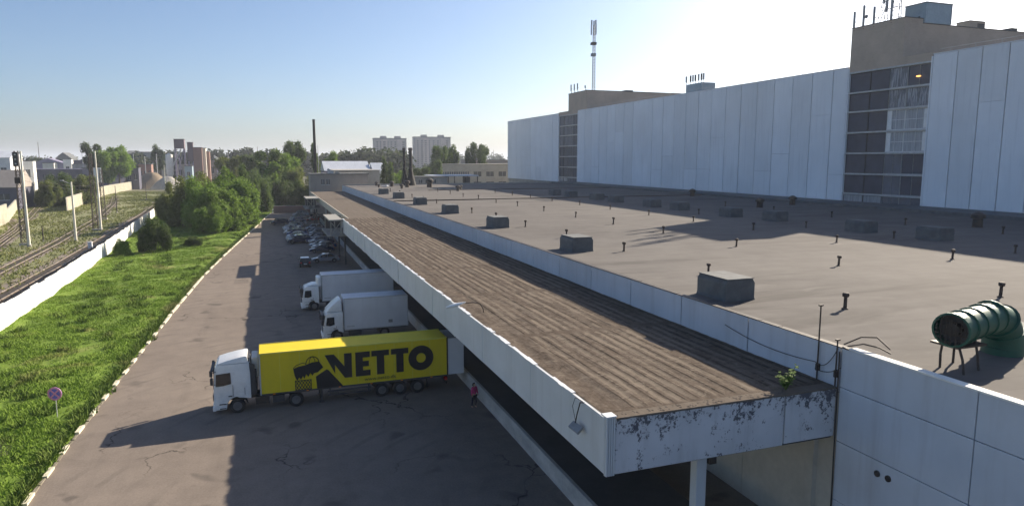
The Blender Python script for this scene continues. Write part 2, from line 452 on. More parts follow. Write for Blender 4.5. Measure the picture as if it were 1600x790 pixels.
def brickwork(name, c1, c2, mortar, scale=1.0):
    m, t, b = nodes(name)
    tc = N(t, 'ShaderNodeTexCoord'); sp = N(t, 'ShaderNodeSeparateXYZ'); t.links.new(tc.outputs['Object'], sp.inputs[0])
    ad = N(t, 'ShaderNodeMath', operation='ADD'); t.links.new(sp.outputs[0], ad.inputs[0]); t.links.new(sp.outputs[1], ad.inputs[1])
    cb = N(t, 'ShaderNodeCombineXYZ'); t.links.new(ad.outputs[0], cb.inputs[0]); t.links.new(sp.outputs[2], cb.inputs[1])
    br = N(t, 'ShaderNodeTexBrick'); br.inputs['Scale'].default_value = scale
    br.inputs['Brick Width'].default_value = .52; br.inputs['Row Height'].default_value = .16; br.inputs['Mortar Size'].default_value = .014
    br.inputs['Color1'].default_value = (*c1, 1); br.inputs['Color2'].default_value = (*c2, 1); br.inputs['Mortar'].default_value = (*mortar, 1)
    t.links.new(cb.outputs[0], br.inputs['Vector'])
    v = coords(t); n = noise(t, v, .25, 5, .6)
    c = mix(t, .5, br.outputs['Color'], ramp(t, n, [(.3, tuple(x * .65 for x in c1)), (.7, tuple(x * 1.1 for x in c1))]))
    t.links.new(c, b.inputs['Base Color']); b.inputs['Roughness'].default_value = .9
    return m
M['brick_brown'] = brickwork('tan_brick', (.50,.395,.31), (.43,.34,.27), (.54,.47,.40))
M['brick_far'] = brickwork('grey_brick', (.33,.29,.26), (.27,.24,.22), (.36,.34,.31))
M['brick_red'] = brickwork('red_brick', (.28,.16,.13), (.22,.12,.10), (.32,.28,.25))

def ground_mat():
    m, t, b = nodes('dry_land')
    v = coords(t); n = noise(t, v, .012, 6, .6); n2 = noise(t, v, .15, 6, .65)
    c = ramp(t, n, [(.3, (.07,.075,.035)), (.5, (.11,.105,.06)), (.7, (.14,.125,.095))])
    c = mix(t, .5, c, ramp(t, n2, [(.3, (.06,.075,.025)), (.6, (.15,.14,.08)), (.8, (.20,.17,.13))]))
    t.links.new(c, b.inputs['Base Color']); b.inputs['Roughness'].default_value = 1
    return m
def rail_ground():
    m, t, b = nodes('weedy_rail_land')
    v = coords(t); vs = coords(t, (.5, .10, 1))
    n = noise(t, vs, .6, 6, .6, .4); n2 = noise(t, v, 1.3, 6, .7)
    c = ramp(t, n, [(.30, (.15,.135,.08)), (.44, (.16,.17,.06)), (.58, (.13,.165,.045)), (.74, (.20,.195,.08))])
    c = mix(t, .4, c, ramp(t, n2, [(.3, (.11,.115,.045)), (.7, (.30,.26,.16))]))
    t.links.new(c, b.inputs['Base Color']); b.inputs['Roughness'].default_value = 1
    bump(t, b, n2, .6, .15)
    return m
def grass_mat(name, stops):
    m, t, b = nodes(name)
    v = coords(t); n = noise(t, v, .45, 5, .65, .5); n2 = noise(t, v, 2.2, 5, .7)
    c = ramp(t, n, stops)
    c = mix(t, .4, c, ramp(t, n2, stops))
    dry = noise(t, coords(t, (1,.6,1)), .16, 5, .65, .6); c = mix(t, ramp(t, dry, [(.56, g(0)), (.68, g(.6))]), c, (.34,.29,.13)); c = mix(t, ramp(t, dry, [(.30, g(.55)), (.42, g(0))]), c, (.07,.12,.025))
    t.links.new(c, b.inputs['Base Color']); b.inputs['Roughness'].default_value = .9
    b.inputs['Specular IOR Level'].default_value = .15
    return m
GS = [(.28, (.085,.14,.02)), (.42, (.155,.25,.034)), (.56, (.22,.325,.05)), (.72, (.31,.36,.10))]
M['ground'] = ground_mat(); M['rail_ground'] = rail_ground()
M['grass'] = grass_mat('grass_blades', GS)
M['soil'] = grass_mat('grass_sward', [(p, tuple(x * .75 for x in c)) for p, c in GS])
M['weed'] = grass_mat('dry_weeds', [(.3, (.10,.13,.035)), (.5, (.18,.205,.055)), (.7, (.29,.28,.12))])

def leaf_mat(name, dark, mid, light, scale=.55):
    m, t, b = nodes(name)
    v = coords(t, rnd=True); n = noise(t, v, scale, 4, .6); n2 = noise(t, v, 4.5, 2, .6)
    oi = N(t, 'ShaderNodeObjectInfo')
    c = ramp(t, n, [(.32, dark), (.5, mid), (.68, light)])
    c = mix(t, .35, c, ramp(t, n2, [(.3, dark), (.7, light)]))
    hv = N(t, 'ShaderNodeHueSaturation'); mr = N(t, 'ShaderNodeMapRange'); mr.inputs[3].default_value = .8; mr.inputs[4].default_value = 1.2
    t.links.new(oi.outputs['Random'], mr.inputs[0]); t.links.new(mr.outputs[0], hv.inputs['Value']); t.links.new(c, hv.inputs['Color'])
    t.links.new(hv.outputs[0], b.inputs['Base Color']); b.inputs['Roughness'].default_value = .75
    b.inputs['Specular IOR Level'].default_value = .2
    tr = N(t, 'ShaderNodeBsdfTranslucent'); t.links.new(hv.outputs[0], tr.inputs['Color'])
    ms = N(t, 'ShaderNodeMixShader'); ms.inputs[0].default_value = .4
    out = t.nodes['Material Output']
    t.links.new(b.outputs[0], ms.inputs[1]); t.links.new(tr.outputs[0], ms.inputs[2]); t.links.new(ms.outputs[0], out.inputs['Surface'])
    return m
M['leaf_a'] = leaf_mat('leaf_fresh', (.07,.125,.018), (.15,.245,.04), (.25,.36,.075))
M['leaf_b'] = leaf_mat('leaf_dark', (.036,.062,.02), (.08,.125,.036), (.14,.19,.055))
M['leaf_c'] = leaf_mat('leaf_olive', (.075,.105,.022), (.145,.18,.04), (.225,.255,.075))
M['leaf_far'] = leaf_mat('leaf_distant', (.03,.045,.025), (.05,.07,.035), (.08,.10,.05), .06)

# ------------------------------------------------------------------ the setting
def sheet(name, poly, z, mat, kind='structure'):
    mb = MB(); mb.add([(x, y, z) for x, y in poly], [tuple(range(len(poly)))])
    o = mb.build(name, mat); o['kind'] = kind
    return o
def flip_up(o):
    me = o.data
    if me.polygons[0].normal.z < 0: me.flip_normals()
    return o
flip_up(sheet('ground', [(-9000,-800),(9000,-800),(9000,12000),(-9000,12000)], -0.02, M['ground']))
KERB = [(-12.6,-40),(-12.3,10),(-11.9,46),(-11.2,66),(-10.5,85),(-9.4,108),(-7.7,131),(-5.6,156),(-3.3,182),(-1.2,208),(1.0,233)]
flip_up(sheet('yard', [(26,-60),(26,233)] + KERB[::-1] + [(-12.6,-60)], 0.0, M['asphalt']))
WALL = [(-23.5,-30),(-24.6,40),(-25.5,79),(-25.9,100),(-27.4,140),(-29.6,185),(-32,230)]
def lerp(pl, y):
    for (x0,y0),(x1,y1) in zip(pl, pl[1:]):
        if y <= y1: return x0 + (x1-x0) * (y-y0) / (y1-y0)
    return pl[-1][0]
flip_up(sheet('railway_land', [(x-.3,y) for x,y in WALL] + [(-34,300),(-60,420),(-140,420),(-140,-30)], 0.0, M['rail_ground']))

# undulating grass verge
def gz(x, y):
    k = min(1, max(0, (lerp(KERB, y) - .2 - x) / 2.0))
    return .02 + k * (.25 + .42 * mnoise.noise(Vector((x*.16, y*.12, 0))) + .12 * mnoise.noise(Vector((x*.6, y*.5, 3))))
mb = MB(); ys = np.arange(-30, 290, 1.2); NX = 22
vs = []
for y in ys:
    xa = lerp(WALL, min(y,230)) + .1; xb = lerp(KERB, min(y,233)) - .12 + max(0, y-233)*.12
    for i in range(NX + 1):
        x = xa + (xb - xa) * i / NX
        vs.append((x, y, gz(x, y)))
fs = []
for j in range(len(ys) - 1):
    for i in range(NX):
        a = j * (NX + 1) + i; fs.append((a, a+1, a+NX+2, a+NX+1))
mb.add(vs, fs); vb = mb.build('grass_verge', M['soil'], smooth=True); vb['kind'] = 'structure'

def tufts(name, pts, h0, h1, wd, mat, seed, blades=4, spread=.16):
    rng = np.random.default_rng(seed); n = len(pts)
    P = np.repeat(np.array(pts), blades, 0); k = len(P)
    a = rng.uniform(0, 2*PI, k); off = np.c_[np.cos(a), np.sin(a), np.zeros(k)] * rng.uniform(0, spread, (k,1))
    base = P + off; h = rng.uniform(h0, h1, (k,1)); th = rng.uniform(0, 2*PI, k)
    d = np.c_[np.cos(th), np.sin(th), np.zeros(k)] * wd * rng.uniform(.6, 1.5, (k,1))
    lean = np.c_[rng.normal(0,.6,(k,2)), np.ones(k)] * h
    V = np.empty((k*3, 3)); V[0::3] = base - d; V[1::3] = base + d; V[2::3] = base + lean
    me = bpy.data.meshes.new(name); me.vertices.add(k*3); me.vertices.foreach_set('co', V.ravel())
    me.loops.add(k*3); me.loops.foreach_set('vertex_index', np.arange(k*3, dtype=np.int32))
    me.polygons.add(k); me.polygons.foreach_set('loop_start', np.arange(0, k*3, 3, dtype=np.int32)); me.polygons.foreach_set('loop_total', np.full(k, 3, dtype=np.int32))
    me.update(calc_edges=True); me.materials.append(mat)
    o = bpy.data.objects.new(name, me); col.objects.link(o)
    return o
random.seed(5)
pts = []
while len(pts) < 95000:
    y = 28 + 212 * random.random() ** 1.7
    xa, xb = lerp(WALL, y) + .2, lerp(KERB, y) - .1
    x = random.uniform(xa, xb)
    if mnoise.noise(Vector((x*.35, y*.3, 9))) < -.22 and random.random() < .8: continue
    pts.append((x, y, gz(x, y) - .03))
o = tufts('grass', pts, .09, .30, .03, M['grass'], 1, blades=3)
tag(o, 'long bright green grass growing on the verge beside the yard', 'grass', kind='stuff')
random.seed(31); pts = []
for k in range(240):
    y = 30 + 150*random.random()**1.5; x = random.uniform(lerp(WALL, y)+.5, lerp(KERB, y)-.3); rr = random.uniform(.25,.9)
    for q in range(int(26*rr)):
        a = random.uniform(0,2*PI); d = rr*math.sqrt(random.random()); pts.append((x+d*math.cos(a), y+d*math.sin(a), gz(x,y)+.0))
for k in range(2600):
    y = 30 + 170*random.random()**1.4; x = lerp(KERB, y) - random.uniform(.25,.7); pts.append((x, y, .05))
M['clump'] = grass_mat('weed_clumps', [(.3, (.05,.09,.02)), (.5, (.11,.17,.03)), (.72, (.22,.27,.07))])
o = tufts('weed_clumps', pts, .22, .6, .05, M['clump'], 7, spread=.2)
tag(o, 'taller darker weed clumps scattered over the bright verge', 'weeds', kind='stuff')
pts = []
while len(pts) < 42000:
    y = random.uniform(70, 420); x = random.uniform(-110, lerp(WALL, min(y,230)) - 6)
    if random.random() > .55 + .9*mnoise.noise(Vector((x*.12, y*.05, 4))): continue
    pts.append((x, y, 0))
o = tufts('dry_weeds', pts, .15, .5, .07, M['weed'], 2)
tag(o, 'yellowish weeds growing between the railway tracks', 'weeds', kind='stuff')

# kerb of painted stones
mb = MB(); random.seed(3); L = 0
def along(pl, step):
    out = []; rest = 0
    for (x0,y0),(x1,y1) in zip(pl, pl[1:]):
        d = math.hypot(x1-x0, y1-y0); s = rest
        while s < d:
            out.append((x0+(x1-x0)*s/d, y0+(y1-y0)*s/d, (x1-x0)/d, (y1-y0)/d)); s += step
        rest = s - d
    return out
for i, (x, y, dx, dy) in enumerate(along(KERB, 1.05)):
    painted = (i % 3 == 0) if y < 78 else (i % 5 != 2)
    if random.random() < .08: painted = not painted
    sunk = random.uniform(-.02, .05)
    mb.obox((x + random.uniform(-.03,.03), y, -.05), (dx + random.uniform(-.02,.02), dy), 1.25 if painted else .9, .24 if painted else .16, (.22 if painted else .10) - sunk, 0 if painted else 1)
o = mb.build('kerb', [M['kerb'], M['kerb_bare']]); o['kind'] = 'structure'

# ballast and tracks
T1 = [(-30.2,20),(-31.4,80),(-32.4,130),(-34.2,180),(-36.5,235),(-42,330)]
def zpt(px, py): p = atZ(px, py, 0); return (p.x, p.y)
T2 = [(-40,60),(-44,105),(-50,150),(-57,190),(-66,235),(-78,290),(-96,360)]
T3 = [(-40,60),(-43.5,105),(-49,150),(-58,200),(-72,238),(-90,262),(-112,275)]
T4 = [(-36,60),(-38.2,110),(-41,160),(-46,220),(-56,300),(-68,370)]
def strip(name, pl, half, z, mat):
    vs = []; fs = []
    for i, (x, y) in enumerate(pl):
        a = pl[max(0,i-1)]; b = pl[min(len(pl)-1,i+1)]; d = Vector((b[0]-a[0], b[1]-a[1])).normalized()
        vs += [(x - d.y*half, y + d.x*half, z), (x + d.y*half, y - d.x*half, z)]
    for i in range(len(pl)-1): fs.append((2*i, 2*i+1, 2*i+3, 2*i+2))
    mb = MB().add(vs, fs); o = mb.build(name, mat); o['kind'] = 'structure'; return flip_up(o)
M['ballast'] = pm('rusty_ballast', (.24,.20,.165), (.13,.105,.085), .8, .95, .8, rnd=False)
for i, pl in enumerate((T1, T4, T2, T3)): strip('ballast', pl, 2.6 if i == 0 else 1.9, .012 + .004*i, M['ballast'])
lab = ['rusty railway track running close behind the white wall', 'straight railway track through the weeds, second from the white wall', 'curving railway track farthest from the white wall', 'railway branch track bending away to the gap in the cream fence']
for pl, lb in zip((T1, T4, T2, T3), lab):
    r = empty('railway_track', (pl[0][0], pl[0][1], 0), lb, 'railway track', 'railway tracks left of the yard')
    ox, oy = pl[0]
    sl = MB()
    for x, y, dx, dy in along(pl, .8): sl.obox((x-ox, y-oy, .02), (-dy, dx), 2.5, .22, .10)
    s_ = sl.build('sleepers', M['sleeper'], r); s_['kind'] = 'stuff'
    for sd_ in (-.76, .76):
        rm = MB(); sm = along(pl, 6)
        for (x,y,dx,dy), (x2,y2,_,_) in zip(sm, sm[1:]):
            rm.obox(((x+x2)/2-ox - dy*sd_, (y+y2)/2-oy + dx*sd_, .12), (x2-x, y2-y), math.hypot(x2-x,y2-y)+.05, .10, .16)
        rm.build('rail', M['rail'], r)

# white boundary wall: separate concrete slabs, tops slightly uneven
wl = empty('boundary_wall', (-25.5, 79, 0), 'bright white concrete slab wall between the green verge and the railway', 'wall')
random.seed(8)
sl = along(WALL, 3.0)
for (x,y,dx,dy), (x2,y2,_,_) in zip(sl, sl[1:]):
    if y < 20: continue
    mb = MB(); h = 2.75 + random.uniform(-.10,.12)
    mb.obox(((x+x2)/2+25.5, (y+y2)/2-79, -.1), (x2-x, y2-y), 2.96, .16, h)
    mb.build('wall_panel', M['fence_white'], wl, bevel=.02, seg=1)
    p = MB()
    p.tube((x+25.5-.06, y-79, h-.2), (x+25.5-.06, y-79, h+.25), .035); p.tube((x+25.5-.06, y-79, h+.25), (x+25.5-.4, y-79, h+.55), .03)
    p.build('post', M['dark_metal'], wl)
# cream ribbed fence beyond the tracks
def ribbed(name, a, b, h, label):
    a = Vector(a); b = Vector(b); r = empty(name, (*a, 0), label, 'fence', 'cream concrete fences beyond the tracks')
    d = (b-a); Ln = d.length; d.normalize(); k = max(1, int(Ln/3.2))
    for i in range(k):
        c = d * ((i+.5)*Ln/k); mb = MB()
        mb.obox((c.x, c.y, 0), d, Ln/k-.06, .14, h*.97)
        for q in range(3):
            cc = d * ((i + (q+.5)/3) * Ln/k); n = Vector((-d.y, d.x)) * -.14
            mb.obox((cc.x - n.x, cc.y - n.y, .05), d, .28, .14, h)
            mb.obox((cc.x + n.x, cc.y + n.y, .05), d, .28, .14, h)
        mb.build('fence_panel', M['fence_cream'], r)
f0 = atZ(105,330,0); f1 = atZ(165,305,0); f2 = atZ(243,288,0)
ribbed('concrete_fence', (f0.x,f0.y), (f1.x,f1.y), 4.6, 'cream ribbed concrete fence starting at the gap where the branch track leaves')
ribbed('concrete_fence', (f1.x,f1.y), (f2.x,f2.y), 4.6, 'cream concrete fence running on past the catenary masts towards the trees')
g0 = atZ(-40,375,0); g1 = atZ(12,348,0); g2 = atZ(26,328,0)
ribbed('concrete_fence', (g0.x,g0.y), (g1.x,g1.y), 5.2, 'cream fence slabs at the far left edge before the track gap')
ribbed('concrete_fence', (g1.x,g1.y), (g2.x,g2.y), 3.6, 'short cream fence stretch just left of the branch track')

# ------------------------------------------------------------------ low warehouse
RZ, WX = 9.0, 22.3          # roof height, west wall
YS, YN = -32.0, 219.5       # ends
wh = empty('warehouse', (WX, 21.6, 0), 'long low warehouse with a flat grey-beige roof full of small vent pipes', 'warehouse')
def rel(mb, o):             # parts are written in world coordinates, shifted to the thing's origin
    mb.v = [(x-o.location.x, y-o.location.y, z-o.location.z) for x,y,z in mb.v]; return mb
core = MB().box(WX+.12, 112, YS, YN, 0, RZ-.05)
rel(core, wh).build('core_walls', M['groove'], wh)
mb = MB(); y = 21.4
yy = [21.4]
while yy[-1] > YS: yy.append(yy[-1] - 5.85)
for a, b in zip(yy, yy[1:]):
    for z0, z1 in ((0,2.6),(2.62,5.2),(5.23,7.55),(7.58,9.26)): mb.box(WX, WX+.2, max(b,YS)+.02, a-.02, z0, z1)
rel(mb, wh).build('wall', M['wall_white'], wh, bevel=.015, seg=1)
mb = MB(); y = 21.44
while y < YN-1:
    y2 = min(y+5.85, YN); mb.box(WX, WX+.2, y+.045, y2-.045, 7.3, 9.22 + random.uniform(-.02,.02)); y = y2
rel(mb, wh).build('parapet', M['wall_white'], wh, bevel=.015, seg=1)
mb = MB(); y = 21.4
while y < YN-1:
    y2 = min(y+5.85, YN); mb.box(WX+.02, WX+.2, y+.015, y2-.015, 0, 7.28); y = y2
for k, y in enumerate(np.arange(22.6, 200, 11.7)): mb.box(WX-.22, WX+.02, y-.25, y+.25, 0, 7.19)
rel(mb, wh).build('wall', M['beige_wall'], wh)
# coping: bright strip on the near part, dark worn felt edge further on
mb = MB(); mb.box(WX-.05, WX+.36, YS, 21.0, 9.262, 9.33); rel(mb, wh).build('coping', M['fence_white'], wh, bevel=.01, seg=1)
mb = MB(); random.seed(4); y = 21.0
while y < YN:
    l = random.uniform(1.2, 4); mb.box(WX-.03, WX+.28, y, min(y+l-.05, YN), 9.245, 9.275 + random.uniform(0,.015)); y += l
rel(mb, wh).build('coping', M['dark_metal'], wh)
# roof surface: gently uneven sheet (camber shows in the shadow edges)
vs = []; fs = []; xs = list(np.linspace(WX+.22, 100.8, 40)); ysr = list(np.linspace(YS+.1, YN-.1, 120))
for yv in ysr:
    for xv in xs:
        vs.append((xv, yv, RZ + .05*mnoise.noise(Vector((xv*.12, yv*.07, 0))) + (.10 if xv > WX+.4 else .16)))
n = len(xs)
for j in range(len(ysr)-1):
    for i in range(n-1): a = j*n+i; fs.append((a, a+1, a+n+1, a+n))
rel(MB().add(vs, fs), wh).build('roof', M['roof'], wh, smooth=True)
mb = MB(); mb.box(23, 95, 131.5, 131.8, 9.02, 9.28); rel(mb, wh).build('roof_joint', M['pipe_dark'], wh)
mb = MB(); mb.box(40, 100, 176.0, 176.3, 9.02, 9.24); rel(mb, wh).build('roof_joint', M['pipe_dark'], wh)
mb = MB(); mb.box(93, 100.9, 20, 219, 9.0, 9.55); rel(mb, wh).build('roof_upstand', M['vent'], wh)
mb = MB(); mb.box(WX, 101, YN, YN+.3, 0, 9.5); rel(mb, wh).build('wall', M['concrete'], wh)
mb = MB(); mb.box(WX, 112, YS-.3, YS, 0, 9.3); rel(mb, wh).build('wall', M['wall_white'], wh)
# two round ports and a cable conduit on the near wall
for (a, b) in ((1371,739),(1388,747)):
    p = atX(a, b, WX); mb = MB(); mb.lathe([(.11,-.06),(.13,-.05),(.13,.0),(.06,.02)], (p.x, p.y, p.z), 14, 0, 'x')
    rel(mb, wh).build('wall_port', M['dark_metal'], wh, smooth=True)

# loading platform and canopy
M['dark_floor'] = pm('shade_dark_concrete', (.07,.068,.065), (.045,.044,.043), .5, .9, .2)  # concrete darkened in colour to deepen the shade under the canopy
dk = empty('loading_platform', (13.7, 30, 0), 'long raised concrete loading platform with a pale worn edge under the canopy', 'loading platform')
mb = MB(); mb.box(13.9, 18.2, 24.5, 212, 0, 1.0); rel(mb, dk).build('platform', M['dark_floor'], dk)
M['edge'] = pm('worn_pale_edge', (.50,.50,.48), (.20,.20,.20), 1.2, .8, stretch=(1,.4,1), lo=.3, hi=.7, rnd=False)
mb = MB(); y = 24.5
while y < 212: mb.box(13.68, 13.9, y+.01, y+2.94, 0, 1.04); y += 2.95
rel(mb, dk).build('edge_beam', M['edge'], dk, bevel=.02, seg=1)

CX, CY, CZ = 11.4, 21.6, 7.5
cp = empty('loading_canopy', (CX, CY, 0), 'long white loading canopy with a torn brown felt roof and peeling end fascia', 'canopy')
def deck(x0, x1, y0, y1, z, nx, ny, amp, ribs=False):
    vs = []; fs = []
    ysd = list(np.linspace(y0, y1, ny+1))
    for j, y in enumerate(ysd):
        for i in range(nx+1):
            x = x0+(x1-x0)*i/nx
            q = amp * (mnoise.noise(Vector((x*1.6, y*.18, 0))) + .5*mnoise.noise(Vector((x*.5, y*.5, 7))))
            if ribs:    # felt bulges between timber laths, laths stop short at every cross joint
                k = math.floor((x-12.75)/RIB); u = (x-12.75)/RIB - k; yj = (y-22.3 + .35*math.sin(k*2.3)) % 11.9
                gate = min(1, max(0, (min(yj, 11.9-yj)-.35)/.35)) * min(1, max(0, (x-12.7)/.2)) * min(1, max(0, (19.9-x)/.3))
                q += .022*gate*math.sin(PI*u)**.4*(.8+.35*mnoise.noise(Vector((k*3.1, y*.12, 5)))) + .02*mnoise.noise(Vector((x*3, y*2.5, 11)))
            edge = .05*(i == 0) * mnoise.noise(Vector((0, y*1.3, 2)))
            vs.append((x - edge, y, z + q))
    for j in range(ny):
        for i in range(nx): a = j*(nx+1)+i; fs.append((a, a+1, a+nx+2, a+nx+1))
    return MB().add(vs, fs)
RIB = .60
m_ = deck(CX+.16, WX-.01, CY+.1, 114, CZ+.03, 170, 460, .035, True)
rel(m_, cp).build('roof_felt', M['deck'], cp, smooth=True)
m_ = deck(12.4, WX-.01, 114.05, 214, CZ+.03, 20, 60, .02)
rel(m_, cp).build('roof_felt', M['deck_plain'], cp, smooth=True)
mb = MB(); mb.box(CX+.2, WX, CY+.2, 114, CZ-.45, CZ-.03); mb.box(12.4, WX, 114, 214, CZ-.5, CZ-.03)
rel(mb, cp).build('slab', M['concrete'], cp)
for y in [22.2 + 5.85*i for i in range(33)]:
    mb = MB(); mb.box(CX+.25 if y < 113 else 12.5, WX-.02, y, y+.35, CZ-1.15, CZ-.45); rel(mb, cp).build('cross_beam', M['concrete'], cp)
seams = [21.62, 29.2, 36.9, 43.8, 49.6, 55.5, 61.3]
while seams[-1] < 112: seams.append(seams[-1] + 2.34)
random.seed(11)
for i, (a, b) in enumerate(zip(seams, seams[1:])):
    mb = MB(); dx = random.uniform(-.02,.02) if i < 6 else random.uniform(-.04,.04)
    mb.box(CX+dx, CX+.14+dx, a+.02, b-.02, 5.36 + random.uniform(-.02,.02), 7.53 + random.uniform(-.012,.012))
    rel(mb, cp).build('fascia_panel', M['fascia'], cp, bevel=.015, seg=1)
mb = MB(); mb.box(12.38, 12.52, 114, 214, 6.2, 7.55); rel(mb, cp).build('fascia_panel', M['beige_wall'], cp)
# end fascia facing the camera, in two panels with a dark open joint
mb = MB(); mb.box(11.78, 19.55, CY-.14, CY, 5.36, 7.52); rel(mb, cp).build('end_fascia', M['peel'], cp, bevel=.02, seg=1)
mb = MB(); mb.box(19.62, 22.24, CY-.13, CY, 5.40, 7.50); rel(mb, cp).build('end_fascia', M['peel'], cp, bevel=.02, seg=1)
mb = MB(); mb.box(11.55, 22.2, CY-.02, CY+.12, 5.30, 7.46); rel(mb, cp).build('end_beam', M['groove'], cp)
mb = MB()
for k in range(4): mb.box(11.40+.095*k, 11.465+.095*k, CY-.17, CY-.09, 5.33, 7.60)
mb.box(11.38, 11.78, CY-.09, CY-.02, 5.33, 7.58)
rel(mb, cp).build('corner_trim', M['fascia'], cp)
mb = MB(); mb.box(11.36, 11.80, CY-.2, CY+.25, 7.60, 7.66); rel(mb, cp).build('corner_cap', M['white_paint'], cp, bevel=.02)
# remains of the white drip edge along the outer rim, pieces missing
random.seed(21); y = 22.6
while y < 112:
    l = random.uniform(.8, 3.6)
    if random.random() < .62:
        mb = MB(); n_ = 5; t_ = random.uniform(.03,.06)
        for k in range(n_):
            a = y + l*k/n_; mb.box(CX-.03+random.uniform(-.03,.03), CX+.17+random.uniform(-.03,.04), a, a+l/n_-.01, 7.545, 7.56+t_*.25)
        rel(mb, cp).build('drip_edge', M['white_paint'], cp)
    y += l + random.uniform(.1, 1.0)
# sand and crumbled felt along the near rim
mb = MB(); random.seed(22)
for k in range(260):
    x = random.uniform(11.9, 20.2); y = CY + random.uniform(-.06,.3); s = random.uniform(.04,.14)
    mb.lathe([(s,-.04),(s*.7,s*.3),(s*.2,s*.5)], (x, y, 7.52), 5)
o_ = rel(mb, cp).build('rim_debris', M['deck_plain'], cp); o_['kind'] = 'stuff'
mb = MB(); vs = []; fs = []; nx = 50
for i in range(nx+1):
    x = 11.8 + (22.2-11.8)*i/nx
    jag = .06*mnoise.noise(Vector((x*3, 0, 1)))
    vs += [(x, CY+.35, 7.575), (x, CY-.17, 7.56), (x, CY-.19, 7.49+jag)]
for i in range(nx):
    a = 3*i; fs += [(a, a+1, a+4, a+3), (a+1, a+2, a+5, a+4)]
rel(mb.add(vs, fs), cp).build('felt_lip', M['deck_plain'], cp)
# columns with corbelled heads
for i, y in enumerate([22.5 + 11.7*k for k in range(17)]):
    mb = MB(); mb.box(16.15, 16.65, y, y+.45, 1.0 if y > 24 else 0, 5.6); mb.prism([(15.7,6.35),(17.1,6.35),(17.1,6.0),(16.75,5.3),(16.05,5.3),(15.7,6.0)], y-.02, y+.47)
    rel(mb, cp).build('column', M['fascia'], cp, bevel=.03, seg=1)
    if i == 0:
        mb = MB(); mb.box(16.7, 17.05, y-.1, y+.3, 4.55, 5.25); rel(mb, cp).build('junction_box', M['dark_metal'], cp, bevel=.02)

# floodlight hanging off the fascia corner, lamp over the edge
fl = empty('floodlight', (11.2, 23.4, 6.9), 'small tilted grey floodlight hanging off the near corner of the canopy fascia', 'floodlight')
mb = MB(); mb.box(-.34,.0,-.28,.28,-.30,-.16); m1 = mb.build('housing', M['grey_metal'], fl, bevel=.03)
m1.rotation_euler = (.3, -.7, .1); m1.location = (-.1,0,-.1)
MB().path([(.25,0,.62),(.05,0,.66),(-.08,0,.2),(-.15,0,-.15)], .025).build('bracket', M['dark_metal'], fl)
MB().path([(.25,.1,.62),(.0,.35,.75),(-.05,.5,.35),(-.1,.1,-.1)], .012).build('cable', M['dark_metal'], fl)
lp = empty('street_lamp', (11.5, 40.2, 7.5), 'white cobra-head lamp reaching out over the canopy edge', 'lamp')
mb = MB()
prof = [(.02,-.62),(.10,-.55),(.17,-.35),(.20,-.05),(.17,.25),(.09,.52),(.045,.68)]
vs = []
mb.lathe(prof, (0,0,0), 14, 0, 'x'); mb.v = [(x, y*1.05, z*.55) for x,y,z in mb.v]
h = mb.build('lamp_head', M['white_paint'], lp, smooth=True); h.location = (-.75, .25, .55); h.rotation_euler = (0, -.28, -.35)
MB().path([(-.15,.0,.68),(.3,-.1,.72),(.75,-.1,.62),(.95,-.1,.3),(1.0,-.1,.0)], .028).build('arm', M['dark_metal'], lp)

M['shelter'] = pm('weathered_shelter_concrete', (.30,.295,.27), (.20,.195,.18), .6, .85, .1)
# projecting roofs on posts along the far half of the platform; they throw the notches in the yard shadow
for k, (y0, y1, lb) in enumerate(((112.5,124.5,'pale flat-roofed loading shelter on braced posts where the long canopy steps back'), (178,189,'farther pale flat-roofed loading shelter behind the parked cars'))):
    sh = empty('loading_shelter', (9.2, y0, 0), lb, 'shelter', 'loading shelters beside the canopy')
    mb = MB(); mb.box(9.2, 11.38 if k == 0 else 12.3, y0, y1, 7.25, 7.5); rel(mb, sh).build('roof', M['shelter'], sh, bevel=.02)
    for xx in (9.4, 11.0):
        for yv in (y0+.3, y1-.5):
            mb = MB(); mb.box(xx, xx+.2, yv, yv+.2, 5.05, 7.25); rel(mb, sh).build('post', M['shelter'], sh)
    for a, b in (((9.5,y0+.4,5.1),(11.1,y0+.4,7.1)), ((11.1,y0+.4,5.1),(9.5,y0+.4,7.1))):
        mb = MB(); mb.tube(a, b, .07, n=6); rel(mb, sh).build('brace', M['shelter'], sh)
    mb = MB(); mb.box(8.9, 12.9, y0-.1, y1, 4.80, 5.02); rel(mb, sh).build('landing', M['shelter'], sh)
    for yv in (y0+1, y1-1.2):
        mb = MB(); mb.box(11.6, 11.85, yv, yv+.25, 0, 4.8); rel(mb, sh).build('leg', M['chassis'], sh)
    mb = MB(); mb.box(9.5, 12.2, y1-.3, y1-.1, 5.05, 7.2); rel(mb, sh).build('back_panel', M['groove'], sh)

